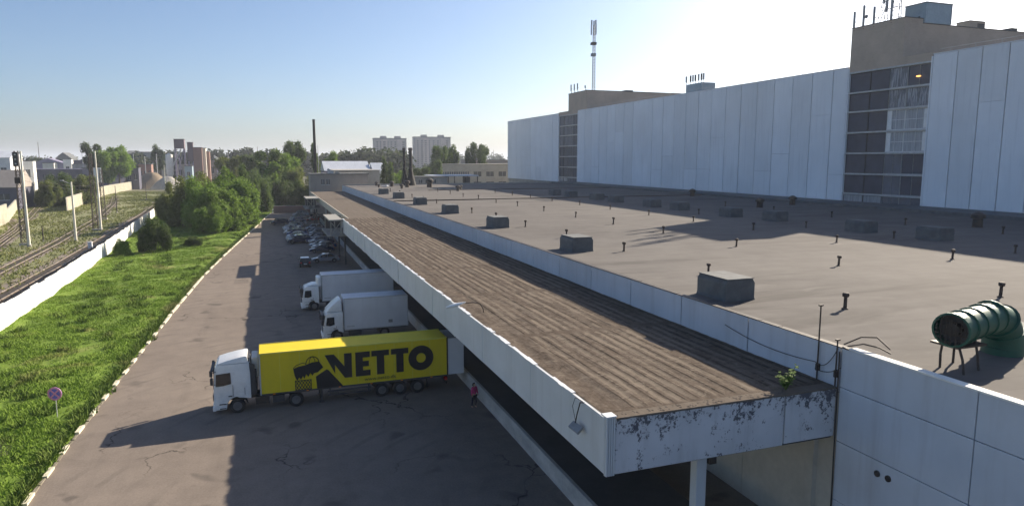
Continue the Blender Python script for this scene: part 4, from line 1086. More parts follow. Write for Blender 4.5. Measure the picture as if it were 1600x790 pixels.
# ------------------------------------------------------------------ lorries
def wheel(parent, x, y, r=.5, wd=.3, side=-1, spokes=True):
    mb = MB(); mb.lathe([(r*.58,-wd/2),(r*.9,-wd/2),(r,-wd*.36),(r,wd*.36),(r*.9,wd/2),(r*.58,wd/2)], (0,0,0), 20, 0, 'y')
    wh_ = mb.build('wheel', M['rubber'], parent, smooth=True); wh_.location = (x, y, r)
    rm = MB(); s = side
    rm.lathe([(r*.60,s*wd*.52),(r*.50,s*wd*.34),(r*.2,s*wd*.42),(r*.18,s*wd*.56),(.02,s*wd*.56)], (0,0,0), 16, 0, 'y')
    rm.build('rim', M['rim'], wh_, smooth=True)
    return wh_
def arch(cx, r, z0, n=8):   # outline points over a wheel, from +x to -x
    return [(cx + r*math.cos(PI*i/n), max(z0, .5 + r*math.sin(PI*i/n))) for i in range(n+1)]
def cab(root, L, H, high, mat):
    """forward is -x; nose at x=0"""
    W2 = 1.23
    ax_ = 1.45 if high else 1.3
    zb = .95 if high else .80
    side = [(.04,.32),(-.02,.55),(0,1.25)]
    if high: side += [(.02,1.75),(.10,2.95),(.15,3.28),(.30,3.42),(L,3.42)]
    else: side += [(.05,1.55),(.22,2.45),(.32,2.64),(.62,2.77),(L-.1,2.80),(L,2.72)]
    side += [(L,zb),(ax_+.1,zb+.14)] + arch(ax_, .66, .34)[4:8] + [(ax_-.68,.34)]
    def tp(a, z): return 1 - max(0, z-1.9)*.030 - max(0,.35-a)*.12 - max(0, z-3.45)*.16
    mb = MB(); mb.prism(side, -W2, W2, taper=tp)
    mb.build('cab_body', mat, root, bevel=.05, seg=2, smooth=True)
    if high:
        mb = MB(); mb.prism([(.26,3.44),(.34,3.50),(.9,3.66),(1.5,3.78),(2.0,3.86),(2.18,3.84),(2.26,3.44)], -W2+.03, W2-.03, taper=tp); mb.build('roof_fairing', mat, root, bevel=.10, seg=3, smooth=True)
        MB().box(2.20,2.32,-.95,.95,3.0,3.74).build('rear_opening', M['chassis'], root)
    # windscreen follows the raked front
    def yy(z, a=0): return W2*tp(a, z)
    ws = MB(); z0, z1, x0, x1 = (1.80, 2.92, -.012, .072) if high else (1.52, 2.40, .01, .18)
    ws.add([(x0,-yy(z0)+.10,z0),(x0,yy(z0)-.10,z0),(x1,yy(z1)-.12,z1),(x1,-yy(z1)+.12,z1),(x0+.06,-yy(z0)+.10,z0),(x0+.06,yy(z0)-.10,z0),(x1+.06,yy(z1)-.12,z1),(x1+.06,-yy(z1)+.12,z1)], [(0,1,2,3),(7,6,5,4),(0,4,5,1),(1,5,6,2),(2,6,7,3),(3,7,4,0)])
    ws.build('windscreen', M['glass'], root)
    up = .52 if high else 0
    MB().box(-.14,.06,-1.0,1.0,2.44+up,2.60+up).build('sun_visor', M['chassis'], root, bevel=.03)
    for s in (-1, 1):
        y = s*W2
        sw = MB(); k = s*.012
        pts = [(.16,1.98),(.20,2.80),(1.10,2.86),(1.12,2.10),(.62,2.0)] if high else [(.26,1.58),(.36,2.32),(1.02,2.34),(1.04,1.62),(.62,1.50)]
        sw.add([(a, y*tp(a,b)+s*.012, b) for a,b in pts] + [(a, y*tp(a,b)-s*.03, b) for a,b in pts], [(0,1,2,3,4),(9,8,7,6,5)] + [(i,(i+1)%5,(i+1)%5+5,i+5) for i in range(5)])
        sw.build('side_window', M['glass'], root)
        dl = MB()
        dl.box(1.20,1.225, y-.012, y+.012, 1.2, 2.0 if high else 1.5); dl.box(1.95,1.97,y-.012,y+.012,1.25,1.75) if high else dl.box(.24,1.15,y-.01,y+.008,.99,1.005)
        d = dl.build('door_seam', M['groove'], root); d.location.y = s*.006
        MB().box(.92,1.16,min(y,y+s*.04),max(y,y+s*.04),1.22,1.28).build('door_handle', M['chassis'], root)
        # mirrors: two stacked housings on arms ahead of the door
        MB().box(-.16,.02,s*1.33-.08,s*1.33+.10,1.65+up,2.12+up).build('mirror', M['chassis'], root, bevel=.04)
        MB().box(-.18,.0,s*1.30-.08,s*1.30+.10,2.2+up,2.62+up).build('mirror', M['chassis'], root, bevel=.04)
        MB().path([(.22,s*1.2,2.5+up),(-.05,s*1.35,2.45+up),(-.06,s*1.35,1.62+up),(.15,s*1.22,1.6+up)], .02).build('mirror_arm', M['chassis'], root)
        MB().box(-.05,.06,s*.92-.2,s*.92+.2,.62,.82).build('headlight', M['clear_lens'], root, bevel=.03)
        MB().box(.35,.75,min(y,y+s*.03),max(y,y+s*.03),.40,.46).box(.33,.77,min(y,y+s*.03),max(y,y+s*.03),.70,.76).build('step', M['chassis'], root)
        fn = MB(); pr = arch(ax_, .66, .62)
        for (a,b),(c,d_) in zip(pr, pr[1:]): fn.add([(a,y,b),(c,y,d_),(c,y-s*.5,d_),(a,y-s*.5,b)], [(0,1,2,3)])
        fn.build('wheel_arch', M['chassis'], root)
    MB().box(-.07,.03,-.95,.95,.92,1.32).build('grille', M['chassis'], root, bevel=.02)
    g_ = MB()
    for k in range(4): g_.box(-.085,-.06,-.9,.9,.96+.09*k,.99+.09*k)
    g_.build('grille_bar', M['grey_metal'], root)
    MB().box(-.10,.12,-1.22,1.22,.28,.58).build('bumper', mat, root, bevel=.06)
    MB().box(-.125,-.10,-.26,.26,.38,.50).build('number_plate', M['plate'], root)
    for s in (-1, 1): wheel(root, ax_, s*1.06, side=s)
def lorry_base(root, x0, x1, axles):
    MB().box(x0, x1, -.42,-.28,.72,.98).box(x0, x1, .28,.42,.72,.98).box(x0+.4,x0+.5,-.4,.4,.75,.9).box(x1-.5,x1-.3,-.4,.4,.75,.9).build('chassis', M['chassis'], root)
    for a in axles:
        for s in (-1,1): wheel(root, a, s*1.03, side=s, wd=.42)
        MB().tube((a,-1,.5),(a,1,.5),.08).build('axle', M['chassis'], root)

# yellow road train at the dock
nt_ = empty('articulated_lorry', (-3.95, 49.32, 0), 'white lorry cab with a yellow trailer lettered NETTO backed up to the dock', 'lorry')
cab(nt_, 2.35, 3.68, True, M['white_paint'])
lorry_base(nt_, 1.0, 6.2, [5.25])
MB().box(2.6,3.5,-1.2,-.75,.45,1.0).build('fuel_tank', M['dark_metal'], nt_, bevel=.08)
MB().box(3.7,4.5,-1.2,-.7,.45,.95).build('battery_box', M['chassis'], nt_, bevel=.03)
MB().box(2.40,2.75,-1.05,1.05,1.1,2.9).build('cab_rear_unit', M['chassis'], nt_, bevel=.03)
MB().tube((2.55,-.9,1.0),(2.55,-.9,3.2),.09).build('exhaust', M['dark_metal'], nt_)
for s in (-1,1): MB().prism([(2.30,3.45),(2.30,1.2),(2.72,1.2),(2.60,3.3)], s*1.16-.02, s*1.16+.02).build('side_fairing', M['chassis'], nt_)
MB().lathe([(.55,-.03),(.55,.03)], (5.0,0,1.03), 16).build('fifth_wheel', M['dark_metal'], nt_)
# trailer box: x 2.95 .. 16.05 in lorry space
XB0, XB1, YB = 2.95, 16.05, 1.30
MB().box(XB0, XB1, -YB, YB, 1.12, 3.98).build('trailer_box', M['yellow'], nt_, bevel=.03)
rl = MB()
for s in (-1,1): rl.box(XB0, XB1, s*(YB+.004)-.02, s*(YB+.004)+.02, 1.06, 1.17)
rl.build('side_rail', M['chassis'], nt_)
M['yellow_edge'] = pm('yellow_edge_rail', (.74,.66,.10), None, 1, .5)
rl = MB()
for s in (-1,1): rl.box(XB0, XB1, s*(YB+.002)-.03, s*(YB+.002)+.03, 3.93, 4.02)
rl.build('roof_rail', M['yellow_edge'], nt_, bevel=.01, seg=1)
for s in (-1,1):
    MB().box(XB0-.02, XB0+.07, s*YB-.03, s*YB+.03, 1.1, 4.0).build('corner_post', M['galv'], nt_)
    MB().box(XB1-.04, XB1+.05, s*YB-.035, s*YB+.035, 1.1, 4.0).build('corner_post', M['dark_metal'], nt_)
for k in range(1, 10):
    xs_ = XB0 + 1.31*k
    MB().box(xs_-.012, xs_+.012, -YB-.006, -YB+.01, 1.2, 3.92).build('panel_seam', M['yellow_edge'], nt_)
for k in range(6): MB().box(XB0+.8+2.2*k, XB0+.95+2.2*k, -YB-.05, -YB-.02, 1.08, 1.14).build('side_lamp', M['orange'], nt_)
MB().box(XB1-.2, XB1, -1.25, -.9, .72, .95).build('tail_light', M['red_lens'], nt_)
MB().box(14.5,14.55,-1.25,-.85,.25,1.0).box(14.5,14.55,.85,1.25,.25,1.0).build('mudflap', M['rubber'], nt_)
# rear doors swung straight back, white
for s in (-1,1):
    MB().box(XB1+.08, XB1+1.28, s*(YB-.02)-.03, s*(YB-.02)+.03, 1.15, 3.90).build('rear_door', M['truck_box'], nt_, bevel=.01)
MB().box(XB0-.5, XB0-.03, -.9, .9, 2.3, 3.7).build('cooling_unit', M['galv'], nt_, bevel=.08)
MB().box(XB0+.3, XB1, -.5,-.36,.9,1.1).box(XB0+.3, XB1, .36,.5,.9,1.1).build('trailer_frame', M['chassis'], nt_)
for a in (11.2,12.5,13.8):
    for s in (-1,1): wheel(nt_, a, s*1.05, side=s, wd=.38)
    MB().tube((a,-1,.5),(a,1,.5),.08).build('axle', M['chassis'], nt_)
for s in (-1,1):
    MB().box(10.6,14.4,s*1.16-.12,s*1.16+.12,1.0,1.06).build('mudguard', M['chassis'], nt_)
    MB().box(6.9,7.05,s*.9-.07,s*.9+.07,.1,1.1).box(6.8,7.15,s*.9-.15,s*.9+.15,.02,.08).build('landing_leg', M['chassis'], nt_)
    MB().box(7.4,10.4,s*1.2-.02,s*1.2+.02,.5,.6).box(7.4,10.4,s*1.2-.02,s*1.2+.02,.78,.88).box(7.5,7.6,s*1.2-.03,s*1.2+.03,.5,1.1).box(10.2,10.3,s*1.2-.03,s*1.2+.03,.5,1.1).build('side_guard', M['chassis'], nt_)
MB().box(XB1-.1, XB1, -1.2,1.2,.45,.58).build('underrun_bar', M['dark_metal'], nt_)
# lettering and emblem, on the side towards the camera (lorry x = world x + 3.95)
def deco(polys, name, mat=None, dep=.012, parent=nt_):
    mb = MB(); yk = -YB - .026
    for i, p in enumerate(polys): mb.prism([(a+3.95, b) for a,b in p], yk-dep, yk)
    return mb.build(name, mat or M['black'], parent)
T_, B_ = 3.50, 1.73
deco([[(3.30,T_),(3.92,T_),(4.62,2.58),(4.62,T_),(5.14,T_),(5.14,B_),(4.64,B_),(3.98,2.74),(3.98,2.10)]], 'letter')           # N with its slanting left stroke
deco([[(5.40,T_),(6.42,T_),(6.42,3.08),(5.92,3.08),(5.92,2.82),(6.34,2.82),(6.34,2.42),(5.92,2.42),(5.92,2.15),(6.44,2.15),(6.44,B_),(5.40,B_)]], 'letter')
for x0 in (6.53, 7.93): deco([[(x0,T_),(x0+1.26,T_),(x0+1.26,3.09),(x0+.90,3.09),(x0+.90,B_),(x0+.37,B_),(x0+.37,3.09),(x0,3.09)]], 'letter')
mb = MB(); yk = -YB-.026; n_ = 40; vs = []; fs = []
for i in range(n_):
    t = 2*PI*i/n_
    for rx, rz, yv in ((.93,.93,yk-.012),(.35,.36,yk-.012),(.93,.93,yk),(.35,.36,yk)): vs.append((10.12+3.95+rx*math.cos(t), yv, 2.64+rz*math.sin(t)))
for i in range(n_):
    a, b = 4*i, 4*((i+1)%n_); fs += [(a,b,b+1,a+1),(a,a+2,b+2,b),(a+1,b+1,b+3,a+3)]
mb.add(vs, fs).build('letter', M['black'], nt_)
# emblem: basket with lattice, dark goods spilling over, handle; a black wedge runs into the N
deco([[(2.66,2.04),(3.40,2.48),(3.52,2.42),(4.50,1.17),(2.72,1.17)]], 'emblem_wedge')
deco([[(1.18,2.74),(1.50,2.86),(1.95,2.92),(2.45,3.08),(2.92,3.10),(3.18,2.66),(2.80,2.34),(2.55,2.30),(2.44,2.12),(2.30,2.34),(2.16,2.06),(2.02,2.28),(1.90,1.96),(1.80,2.16),(1.66,1.92),(1.56,2.1),(1.42,1.88),(1.32,2.04),(1.24,2.3)]], 'emblem_goods')
def stroke(pl, wd, name):
    ps = []
    for (x0,z0),(x1,z1) in zip(pl, pl[1:]):
        d = Vector((x1-x0, z1-z0)); d.normalize(); nx_, nz_ = -d.y*wd/2, d.x*wd/2
        ps.append([(x0+nx_,z0+nz_),(x1+nx_,z1+nz_),(x1-nx_,z1-nz_),(x0-nx_,z0-nz_)])
    return ps
hd = [(2.02+.45*(1-math.cos(PI*i/12))*1.0, 2.95+.52*math.sin(PI*i/12)+.03*i/12) for i in range(13)]
hd2 = [(2.25+.2*(1-math.cos(PI*i/10)), 2.98+.50*math.sin(PI*i/10)) for i in range(11)]
deco(stroke(hd, .05, '') , 'emblem_handle'); deco(stroke(hd2, .035, ''), 'emblem_handle')
deco(stroke([(1.18,2.76),(1.35,2.95),(1.8,3.1),(2.05,3.0)], .04, ''), 'emblem_line')
lt = stroke([(1.26,1.86),(2.36,1.86)], .05, '') + stroke([(1.26,1.20),(2.36,1.20)], .04, '') + stroke([(1.28,1.20),(1.28,1.90)], .04, '') + stroke([(2.34,1.20),(2.34,1.90)], .04, '')
for k in range(5):
    x_ = 1.30 + .205*k
    lt += stroke([(x_,1.20),(x_+.205,1.52)], .045, '') + stroke([(x_+.205,1.20),(x_,1.52)], .045, '') + stroke([(x_,1.52),(x_+.205,1.84)], .045, '') + stroke([(x_+.205,1.52),(x_,1.84)], .045, '')
deco(lt[:1], 'emblem_lattice'); 
mb = MB()
for i_, q_ in enumerate(lt[1:]): mb.prism([(a+3.95, b) for a,b in q_], -YB-.030-.002*(i_%4), -YB-.02)
mb.build('emblem_lattice', M['black'], nt_)
# small web address line under the letters
tc_ = bpy.data.curves.new('web_line', 'FONT'); tc_.body = 'www.netto.dk'; tc_.size = .34; tc_.extrude = .004
to = bpy.data.objects.new('web_line', tc_); col.objects.link(to); to.rotation_euler = (PI/2,0,0)
dg = bpy.context.evaluated_depsgraph_get(); me = bpy.data.meshes.new_from_object(to.evaluated_get(dg))
bpy.data.objects.remove(to); me.materials.clear(); me.materials.append(M['black'])
wo = bpy.data.objects.new('web_address', me); col.objects.link(wo); wo.parent = nt_; wo.rotation_euler = (PI/2,0,0); wo.location = (6.0+3.95, -YB-.03, 1.36); wo.scale = (1.15,1,1)

# two white box lorries behind it
def box_lorry(x, y, xb0, xb1, zt, lb, fairing):
    r = empty('box_lorry', (x, y, 0), lb, 'lorry', 'white box lorries at the dock')
    cab(r, 1.85, 2.8, False, M['white_paint'])
    a0, a1 = xb0 - x, xb1 - x
    lorry_base(r, .9, a1, [a1-2.3] if a1 < 8.5 else [a1-2.9, a1-1.7])
    MB().box(a0, a1, -1.28, 1.28, 1.05, zt).build('box_body', M['truck_box'], r, bevel=.04)
    e = MB()
    for s in (-1,1):
        e.box(a0-.01, a1+.01, s*1.285-.02, s*1.285+.02, 1.0, 1.10); e.box(a0-.01, a1+.01, s*1.285-.025, s*1.285+.025, zt-.07, zt+.02)
        e.box(a0-.02, a0+.06, s*1.285-.025, s*1.285+.025, 1.1, zt-.07); e.box(a1-.06, a1+.02, s*1.285-.025, s*1.285+.025, 1.1, zt-.07)
    e.build('edge_trim', M['galv'], r)
    MB().box(a1-1.9, a1-1.5, -1.31, -1.285, 1.45, 1.75).build('side_marking', M['grey_metal'], r)
    MB().box(a0+.25, a0+.95, -1.30, -1.285, 1.3, 1.42).build('side_marking', M['galv'], r)
    MB().box(a0+.4, a0+1.6, -1.15, -.7, .42, .95).build('fuel_tank', M['chassis'], r, bevel=.06)
    if fairing:
        mb = MB(); mb.prism([(.32,2.82),(.9,3.45),(1.55,3.95),(1.72,3.92),(1.78,2.82)], -1.05, 1.05, taper=lambda a,z: 1-.06*max(0,z-2.8)); mb.build('roof_fairing', M['white_paint'], r, bevel=.07, smooth=True)
    else:
        MB().box(a0-.55, a0-.02, -.95, .95, zt-1.35, zt-.25).build('cooling_unit', M['white_paint'], r, bevel=.2, seg=4, smooth=True)
        MB().prism([(.7,2.82),(1.2,2.98),(1.75,3.0),(1.8,2.82)], -.95, .95).build('roof_fairing', M['white_paint'], r, bevel=.03)
    return r
box_lorry(4.45, 66.1, 6.38, 12.45, 4.05, 'white box lorry with a tall wedge roof fairing, right behind the yellow trailer', True)
box_lorry(3.25, 80.7, 5.45, 13.6, 4.0, 'farther white box lorry with a rounded cooling unit above its cab', False)

# ------------------------------------------------------------------ cars
CARC = {'silver': (.26,.27,.30), 'white': (.46,.47,.50), 'black': (.02,.02,.023), 'blue': (.02,.04,.14), 'grey': (.16,.17,.18), 'red': (.28,.03,.03), 'navy': (.02,.03,.07), 'beige': (.42,.38,.30)}
for k, c in CARC.items():
    M['car_'+k] = pm('car_paint_'+k, c, tuple(x*.9 for x in c), 1, .25, coat=.8)
def make_car(kind, colr):
    r = empty('parked_car', (0,0,0)); paint = M['car_'+colr]; W2 = .87
    if kind == 'sedan':  L=4.5; body=[(0,.32),(-.0,.62),(.12,.74),(1.05,.90),(3.55,.96),(4.40,.92),(4.5,.70),(4.46,.32)]; gh=[(.98,.90),(1.72,1.40),(2.05,1.45),(2.85,1.44),(3.25,1.38),(3.85,.96)]; ax=(.82,3.62)
    elif kind == 'hatch': L=4.0; body=[(0,.32),(-.0,.66),(.12,.78),(.95,.95),(3.85,1.0),(3.98,.75),(3.94,.32)]; gh=[(.85,.94),(1.5,1.44),(1.85,1.50),(3.2,1.48),(3.55,1.40),(3.86,1.0)]; ax=(.75,3.25)
    else: L=4.6; body=[(0,.38),(-.0,.80),(.12,.95),(1.0,1.12),(4.5,1.15),(4.6,.85),(4.56,.38)]; gh=[(.92,1.12),(1.45,1.64),(1.8,1.72),(3.9,1.70),(4.25,1.62),(4.5,1.15)]; ax=(.85,3.65)
    def under(cx): return [(cx+.42*math.cos(PI*i/6), max(body[0][1], .32+.42*math.sin(PI*i/6))) for i in range(7)]
    poly = body + under(ax[1]) + under(ax[0])
    mb = MB(); mb.prism(poly, -W2, W2, taper=lambda a,z: 1 - .10*max(0,(.5-a))/.5 - .07*max(0,(a-L+.5))/.5)
    mb.build('body', paint, r, bevel=.06, seg=2, smooth=True)
    z0 = gh[0][1]; zt = max(z for _, z in gh)
    tp = lambda a,z: .965 - .21*(z-z0)/(zt-z0)
    MB().prism(gh, -W2, W2, taper=tp).build('windows', M['glass'], r, bevel=.03, seg=1, smooth=True)
    rf = MB(); rp = [p for p in gh if p[1] > zt-.1]
    rp = [(rp[0][0]-.02, rp[0][1]+.015)] + [(a, b+.025) for a,b in rp[1:-1]] + [(rp[-1][0]+.02, rp[-1][1]+.015)]
    rf.prism(rp + [(a, b-.05) for a,b in rp[::-1]], -W2, W2, taper=lambda a,z: .775)
    rf.build('roof', paint, r, bevel=.015, seg=1)
    pi = MB()
    for s in (-1,1):
        for (a,b) in ((0,1),(len(gh)-2,len(gh)-1),):
            P0 = (gh[a][0], s*W2*tp(*gh[a]), gh[a][1]); P1 = (gh[b][0], s*W2*tp(*gh[b]), gh[b][1]); pi.tube(P0, P1, .045, n=5); pi.build('pillar', paint, r); pi = MB()
        xm = (gh[1][0]+gh[-2][0])/2; pi.tube((xm, s*W2*tp(xm,z0), z0),(xm, s*W2*tp(xm,zt), zt-.02), .04, n=5)
        pi.build('pillar', paint, r); pi = MB()
    for s in (-1,1):
        for a in ax: wheel(r, a, s*.76, .32, .2, s)
        MB().box(-.02,.10,s*.62-.16,s*.62+.16,body[1][1]-.06,body[1][1]+.06).build('headlight', M['clear_lens'], r, bevel=.03)
        MB().box(L-.10,L+.01,s*.64-.14,s*.64+.14,.74,.90).build('tail_light', M['red_lens'], r, bevel=.02)
        MB().box(gh[0][0]+.25,gh[0][0]+.42,s*.93-.10,s*.93+.08,z0+.02,z0+.16).build('mirror', paint, r, bevel=.03)
    MB().box(-.06,.06,-.75,.75,.34,.5).box(L-.06,L+.05,-.75,.75,.36,.52).build('bumper', M['chassis'], r, bevel=.03)
    MB().box(L+.015,L+.035,-.26,.26,.56,.68).box(-.03,-.005,-.26,.26,.52,.63).build('number_plate', M['plate'], r)
    return r
# x of nose, y, heading (0 = nose towards the verge), kind, colour, label
cars = [
 (5.3,116.2,-PI/2,'hatch','black','small dark hatchback seen from behind, parked alone left of the nearest silver saloon'),
 (6.6,117.6,0,'sedan','silver','nearest silver-roofed dark saloon parked side-on behind the white lorries'),
 (7.0,130.6,0,'sedan','navy','dark blue saloon, first of the tight row behind the nearest silver saloon'),
 (7.6,134.2,.05,'hatch','grey','grey hatchback tucked behind the dark blue saloon in the tight row'),
 (7.4,138.4,0,'sedan','silver','silver saloon third in the tight row beside the shelter ramp'),
 (8.0,142.4,-.04,'suv','navy','dark blue tall estate in the tight row beside the shelter posts'),
 (7.2,146.6,0,'sedan','blue','bright blue saloon in the middle of the tight row'),
 (8.2,150.6,.04,'hatch','silver','pale hatchback behind the bright blue saloon'),
 (7.6,155.0,0,'sedan','grey','grey saloon in the right column halfway to the brown wall'),
 (8.6,159.6,0,'suv','white','white tall estate in the right column beyond the grey saloon'),
 (3.6,146.4,.1,'suv','navy','dark tall estate at the front of the left column of cars'),
 (3.4,151.2,0,'sedan','silver','silver saloon second in the left column of cars'),
 (3.8,157.0,.03,'sedan','white','white saloon in the left column with a dark windscreen'),
 (3.2,163.6,0,'hatch','grey','grey hatchback in the left column behind the white saloon'),
 (3.9,148.8,.02,'hatch','navy','dark blue hatchback squeezed between the dark tall estate and the silver saloon'),
 (3.5,154.1,-.03,'hatch','silver','pale hatchback just before the white saloon of the left column'),
 (3.7,160.3,.02,'suv','blue','blue tall estate just behind the white saloon of the left column'),
 (3.5,166.5,0,'sedan','navy','dark saloon between the grey hatchback and the blue saloon of the left column'),
 (3.4,172.8,.03,'hatch','white','white hatchback between the blue saloon and the pale silver saloon of the left column'),
 (3.9,180.0,.02,'sedan','grey','grey saloon at the end of the left column beside the sunlit strip'),
 (7.9,136.4,.02,'sedan','blue','blue saloon wedged between the grey hatchback and the silver saloon of the tight row'),
 (7.6,144.5,0,'hatch','white','white hatchback between the two blue cars of the tight row'),
 (7.9,152.8,-.02,'suv','black','black tall estate before the grey saloon of the right column'),
 (6.0,198.8,0,'suv','grey','grey tall estate between the blue saloon and silver hatchback of the farthest group'),
 (6.2,205.6,.03,'sedan','navy','dark saloon between the silver hatchback and grey saloon of the farthest group'),
 (3.6,169.5,-.05,'sedan','blue','blue saloon in the left column of cars'),
 (3.3,176.2,0,'sedan','silver','pale silver saloon in the left column near the sunlit strip'),
 (.6,190.4,.08,'suv','navy','dark vehicle sticking out leftmost at the edge of the sunlit strip'),
 (5.2,187.5,0,'sedan','silver','silver saloon right of the leftmost dark vehicle'),
 (8.9,166.5,0,'sedan','navy','dark saloon deep in the right column'),
 (8.6,173.0,0,'hatch','white','white hatchback deep in the right column'),
 (5.4,195.5,.04,'sedan','blue','blue saloon in the farthest group of cars, nearest of them'),
 (5.8,202.0,0,'hatch','silver','silver hatchback in the farthest group of cars'),
 (6.4,209.5,0,'sedan','grey','grey saloon in the farthest group of cars near the brown wall'),
 (7.2,217.5,0,'suv','white','white tall estate last before the low brown wall'),
 (10.2,198.5,0,'sedan','red','dark red saloon in the farthest group, close to the platform'),
 (10.6,212.0,0,'sedan','black','black saloon in the farthest group, close to the platform'),
]
protos = {}
for x, y, a, kind, c, lb in cars:
    if (kind, c) not in protos: o = protos[(kind, c)] = make_car(kind, c)
    else: o = dup(protos[(kind, c)])
    o.location = (x, y, 0); o.rotation_euler = (0, 0, a)
    tag(o, lb, 'car', 'cars parked at the far end of the yard')

# ------------------------------------------------------------------ person beside the dock edge
def skin(name, joints, edges, mat, parent, sub=2, root=0):
    me = bpy.data.meshes.new(name); me.from_pydata([j[:3] for j in joints], edges, []); me.materials.append(mat)
    o = bpy.data.objects.new(name, me); col.objects.link(o)
    md = o.modifiers.new('skin', 'SKIN'); md.use_smooth_shade = True
    for i, j in enumerate(joints):
        sv = me.skin_vertices[0].data[i]; sv.radius = (j[3], j[4] if len(j) > 4 else j[3]); sv.use_root = (i == root)
    ss = o.modifiers.new('sub', 'SUBSURF'); ss.levels = ss.render_levels = sub
    if parent is not None: o.parent = parent; CH.setdefault(parent, []).append(o)
    return o
pe = empty('person', (12.9, 43.7, 0), 'person in a bright pink jacket and dark trousers standing by the loading platform', 'person', rz=.5)
J = [(0,0,.95,.14,.11),(0,0,1.15,.13,.10),(0,0,1.38,.16,.11),(0,0,1.48,.07),(0,0.01,1.56,.055),(0,-.01,1.66,.085,.10),(0,-.01,1.76,.07,.08),
     (.19,0,1.42,.06),(.25,-.02,1.16,.042),(.24,-.12,.93,.032),(.24,-.16,.84,.03,.02),
     (-.19,0,1.42,.06),(-.25,.0,1.16,.042),(-.26,-.06,.92,.032),(-.26,-.08,.83,.03,.02),
     (.10,0,.86,.085),(.12,-.04,.48,.058),(.12,.02,.09,.04),(.13,-.13,.04,.035),
     (-.10,0,.86,.085),(-.12,.06,.48,.058),(-.12,.14,.09,.04),(-.13,0,.04,.035)]
E_ = [(0,1),(1,2),(2,3),(3,4),(4,5),(5,6),(2,7),(7,8),(8,9),(9,10),(2,11),(11,12),(12,13),(13,14),(0,15),(15,16),(16,17),(17,18),(0,19),(19,20),(20,21),(21,22)]
skin('body', J, E_, M['skin'], pe)
JJ = [(0,0,.92,.175,.14),(0,0,1.15,.165,.13),(0,0,1.36,.185,.135),(0,0,1.50,.09),(.19,0,1.43,.085),(.255,-.02,1.16,.062),(.245,-.11,.96,.05),(-.19,0,1.43,.085),(-.255,0,1.16,.062),(-.262,-.05,.95,.05)]
skin('jacket', JJ, [(0,1),(1,2),(2,3),(2,4),(4,5),(5,6),(2,7),(7,8),(8,9)], M['pink'], pe)
skin('trousers', [(0,0,.93,.16,.13),(.10,0,.84,.105),(.12,-.04,.48,.078),(.12,.02,.11,.062),(-.10,0,.84,.105),(-.12,.06,.48,.078),(-.12,.14,.11,.062)], [(0,1),(1,2),(2,3),(0,4),(4,5),(5,6)], M['navy'], pe)
skin('hair', [(0,.03,1.66,.095,.09),(0,.02,1.76,.082,.085),(0,.07,1.58,.06)], [(0,1),(0,2)], M['hair'], pe)

# ------------------------------------------------------------------ round no-stopping sign in the grass
sg = empty('road_sign', (-13.7, 50.9, gz(-13.7,50.9)), 'small round blue sign with a red cross and rim on a pole in the grass', 'sign', rz=-.25)
M['sign_blue'] = pm('sign_blue', (.13,.11,.50), (.11,.09,.42), 3, .5); M['sign_red'] = pm('sign_red', (.62,.22,.38), (.50,.18,.32), 3, .5)
MB().tube((0,0,-.2),(0,.0,1.35),.03).build('pole', M['galv'], sg)
f = MB().lathe([(.44,-.02),(.44,.02)], (0,-.05,1.62), 28, 0, 'y').build('face', M['sign_blue'], sg)
k_ = MB(); n_ = 32; vs = []; fs = []
for i in range(n_):
    t = 2*PI*i/n_
    for rr, yv in ((.445,-.09),(.34,-.09),(.445,-.06),(.34,-.06)): vs.append((rr*math.cos(t), yv, 1.62+rr*math.sin(t)))
for i in range(n_):
    a, b = 4*i, 4*((i+1)%n_); fs += [(a,b,b+1,a+1),(a,a+2,b+2,b),(a+1,b+1,b+3,a+3)]
k_.add(vs, fs).build('rim', M['sign_red'], sg)
for s, yv in ((1,-.085),(-1,-.088)):
    c_ = MB(); q = .25*math.sqrt(2)*.7; w_ = .05
    d = Vector((1, s)).normalized(); n2 = Vector((-d.y, d.x))*w_
    pts_ = [(-d*.34+n2),(d*.34+n2),(d*.34-n2),(-d*.34-n2)]
    c_.prism([(p[0], 1.62+p[1]) for p in pts_], yv, -.06).build('cross_bar', M['sign_red'], sg)

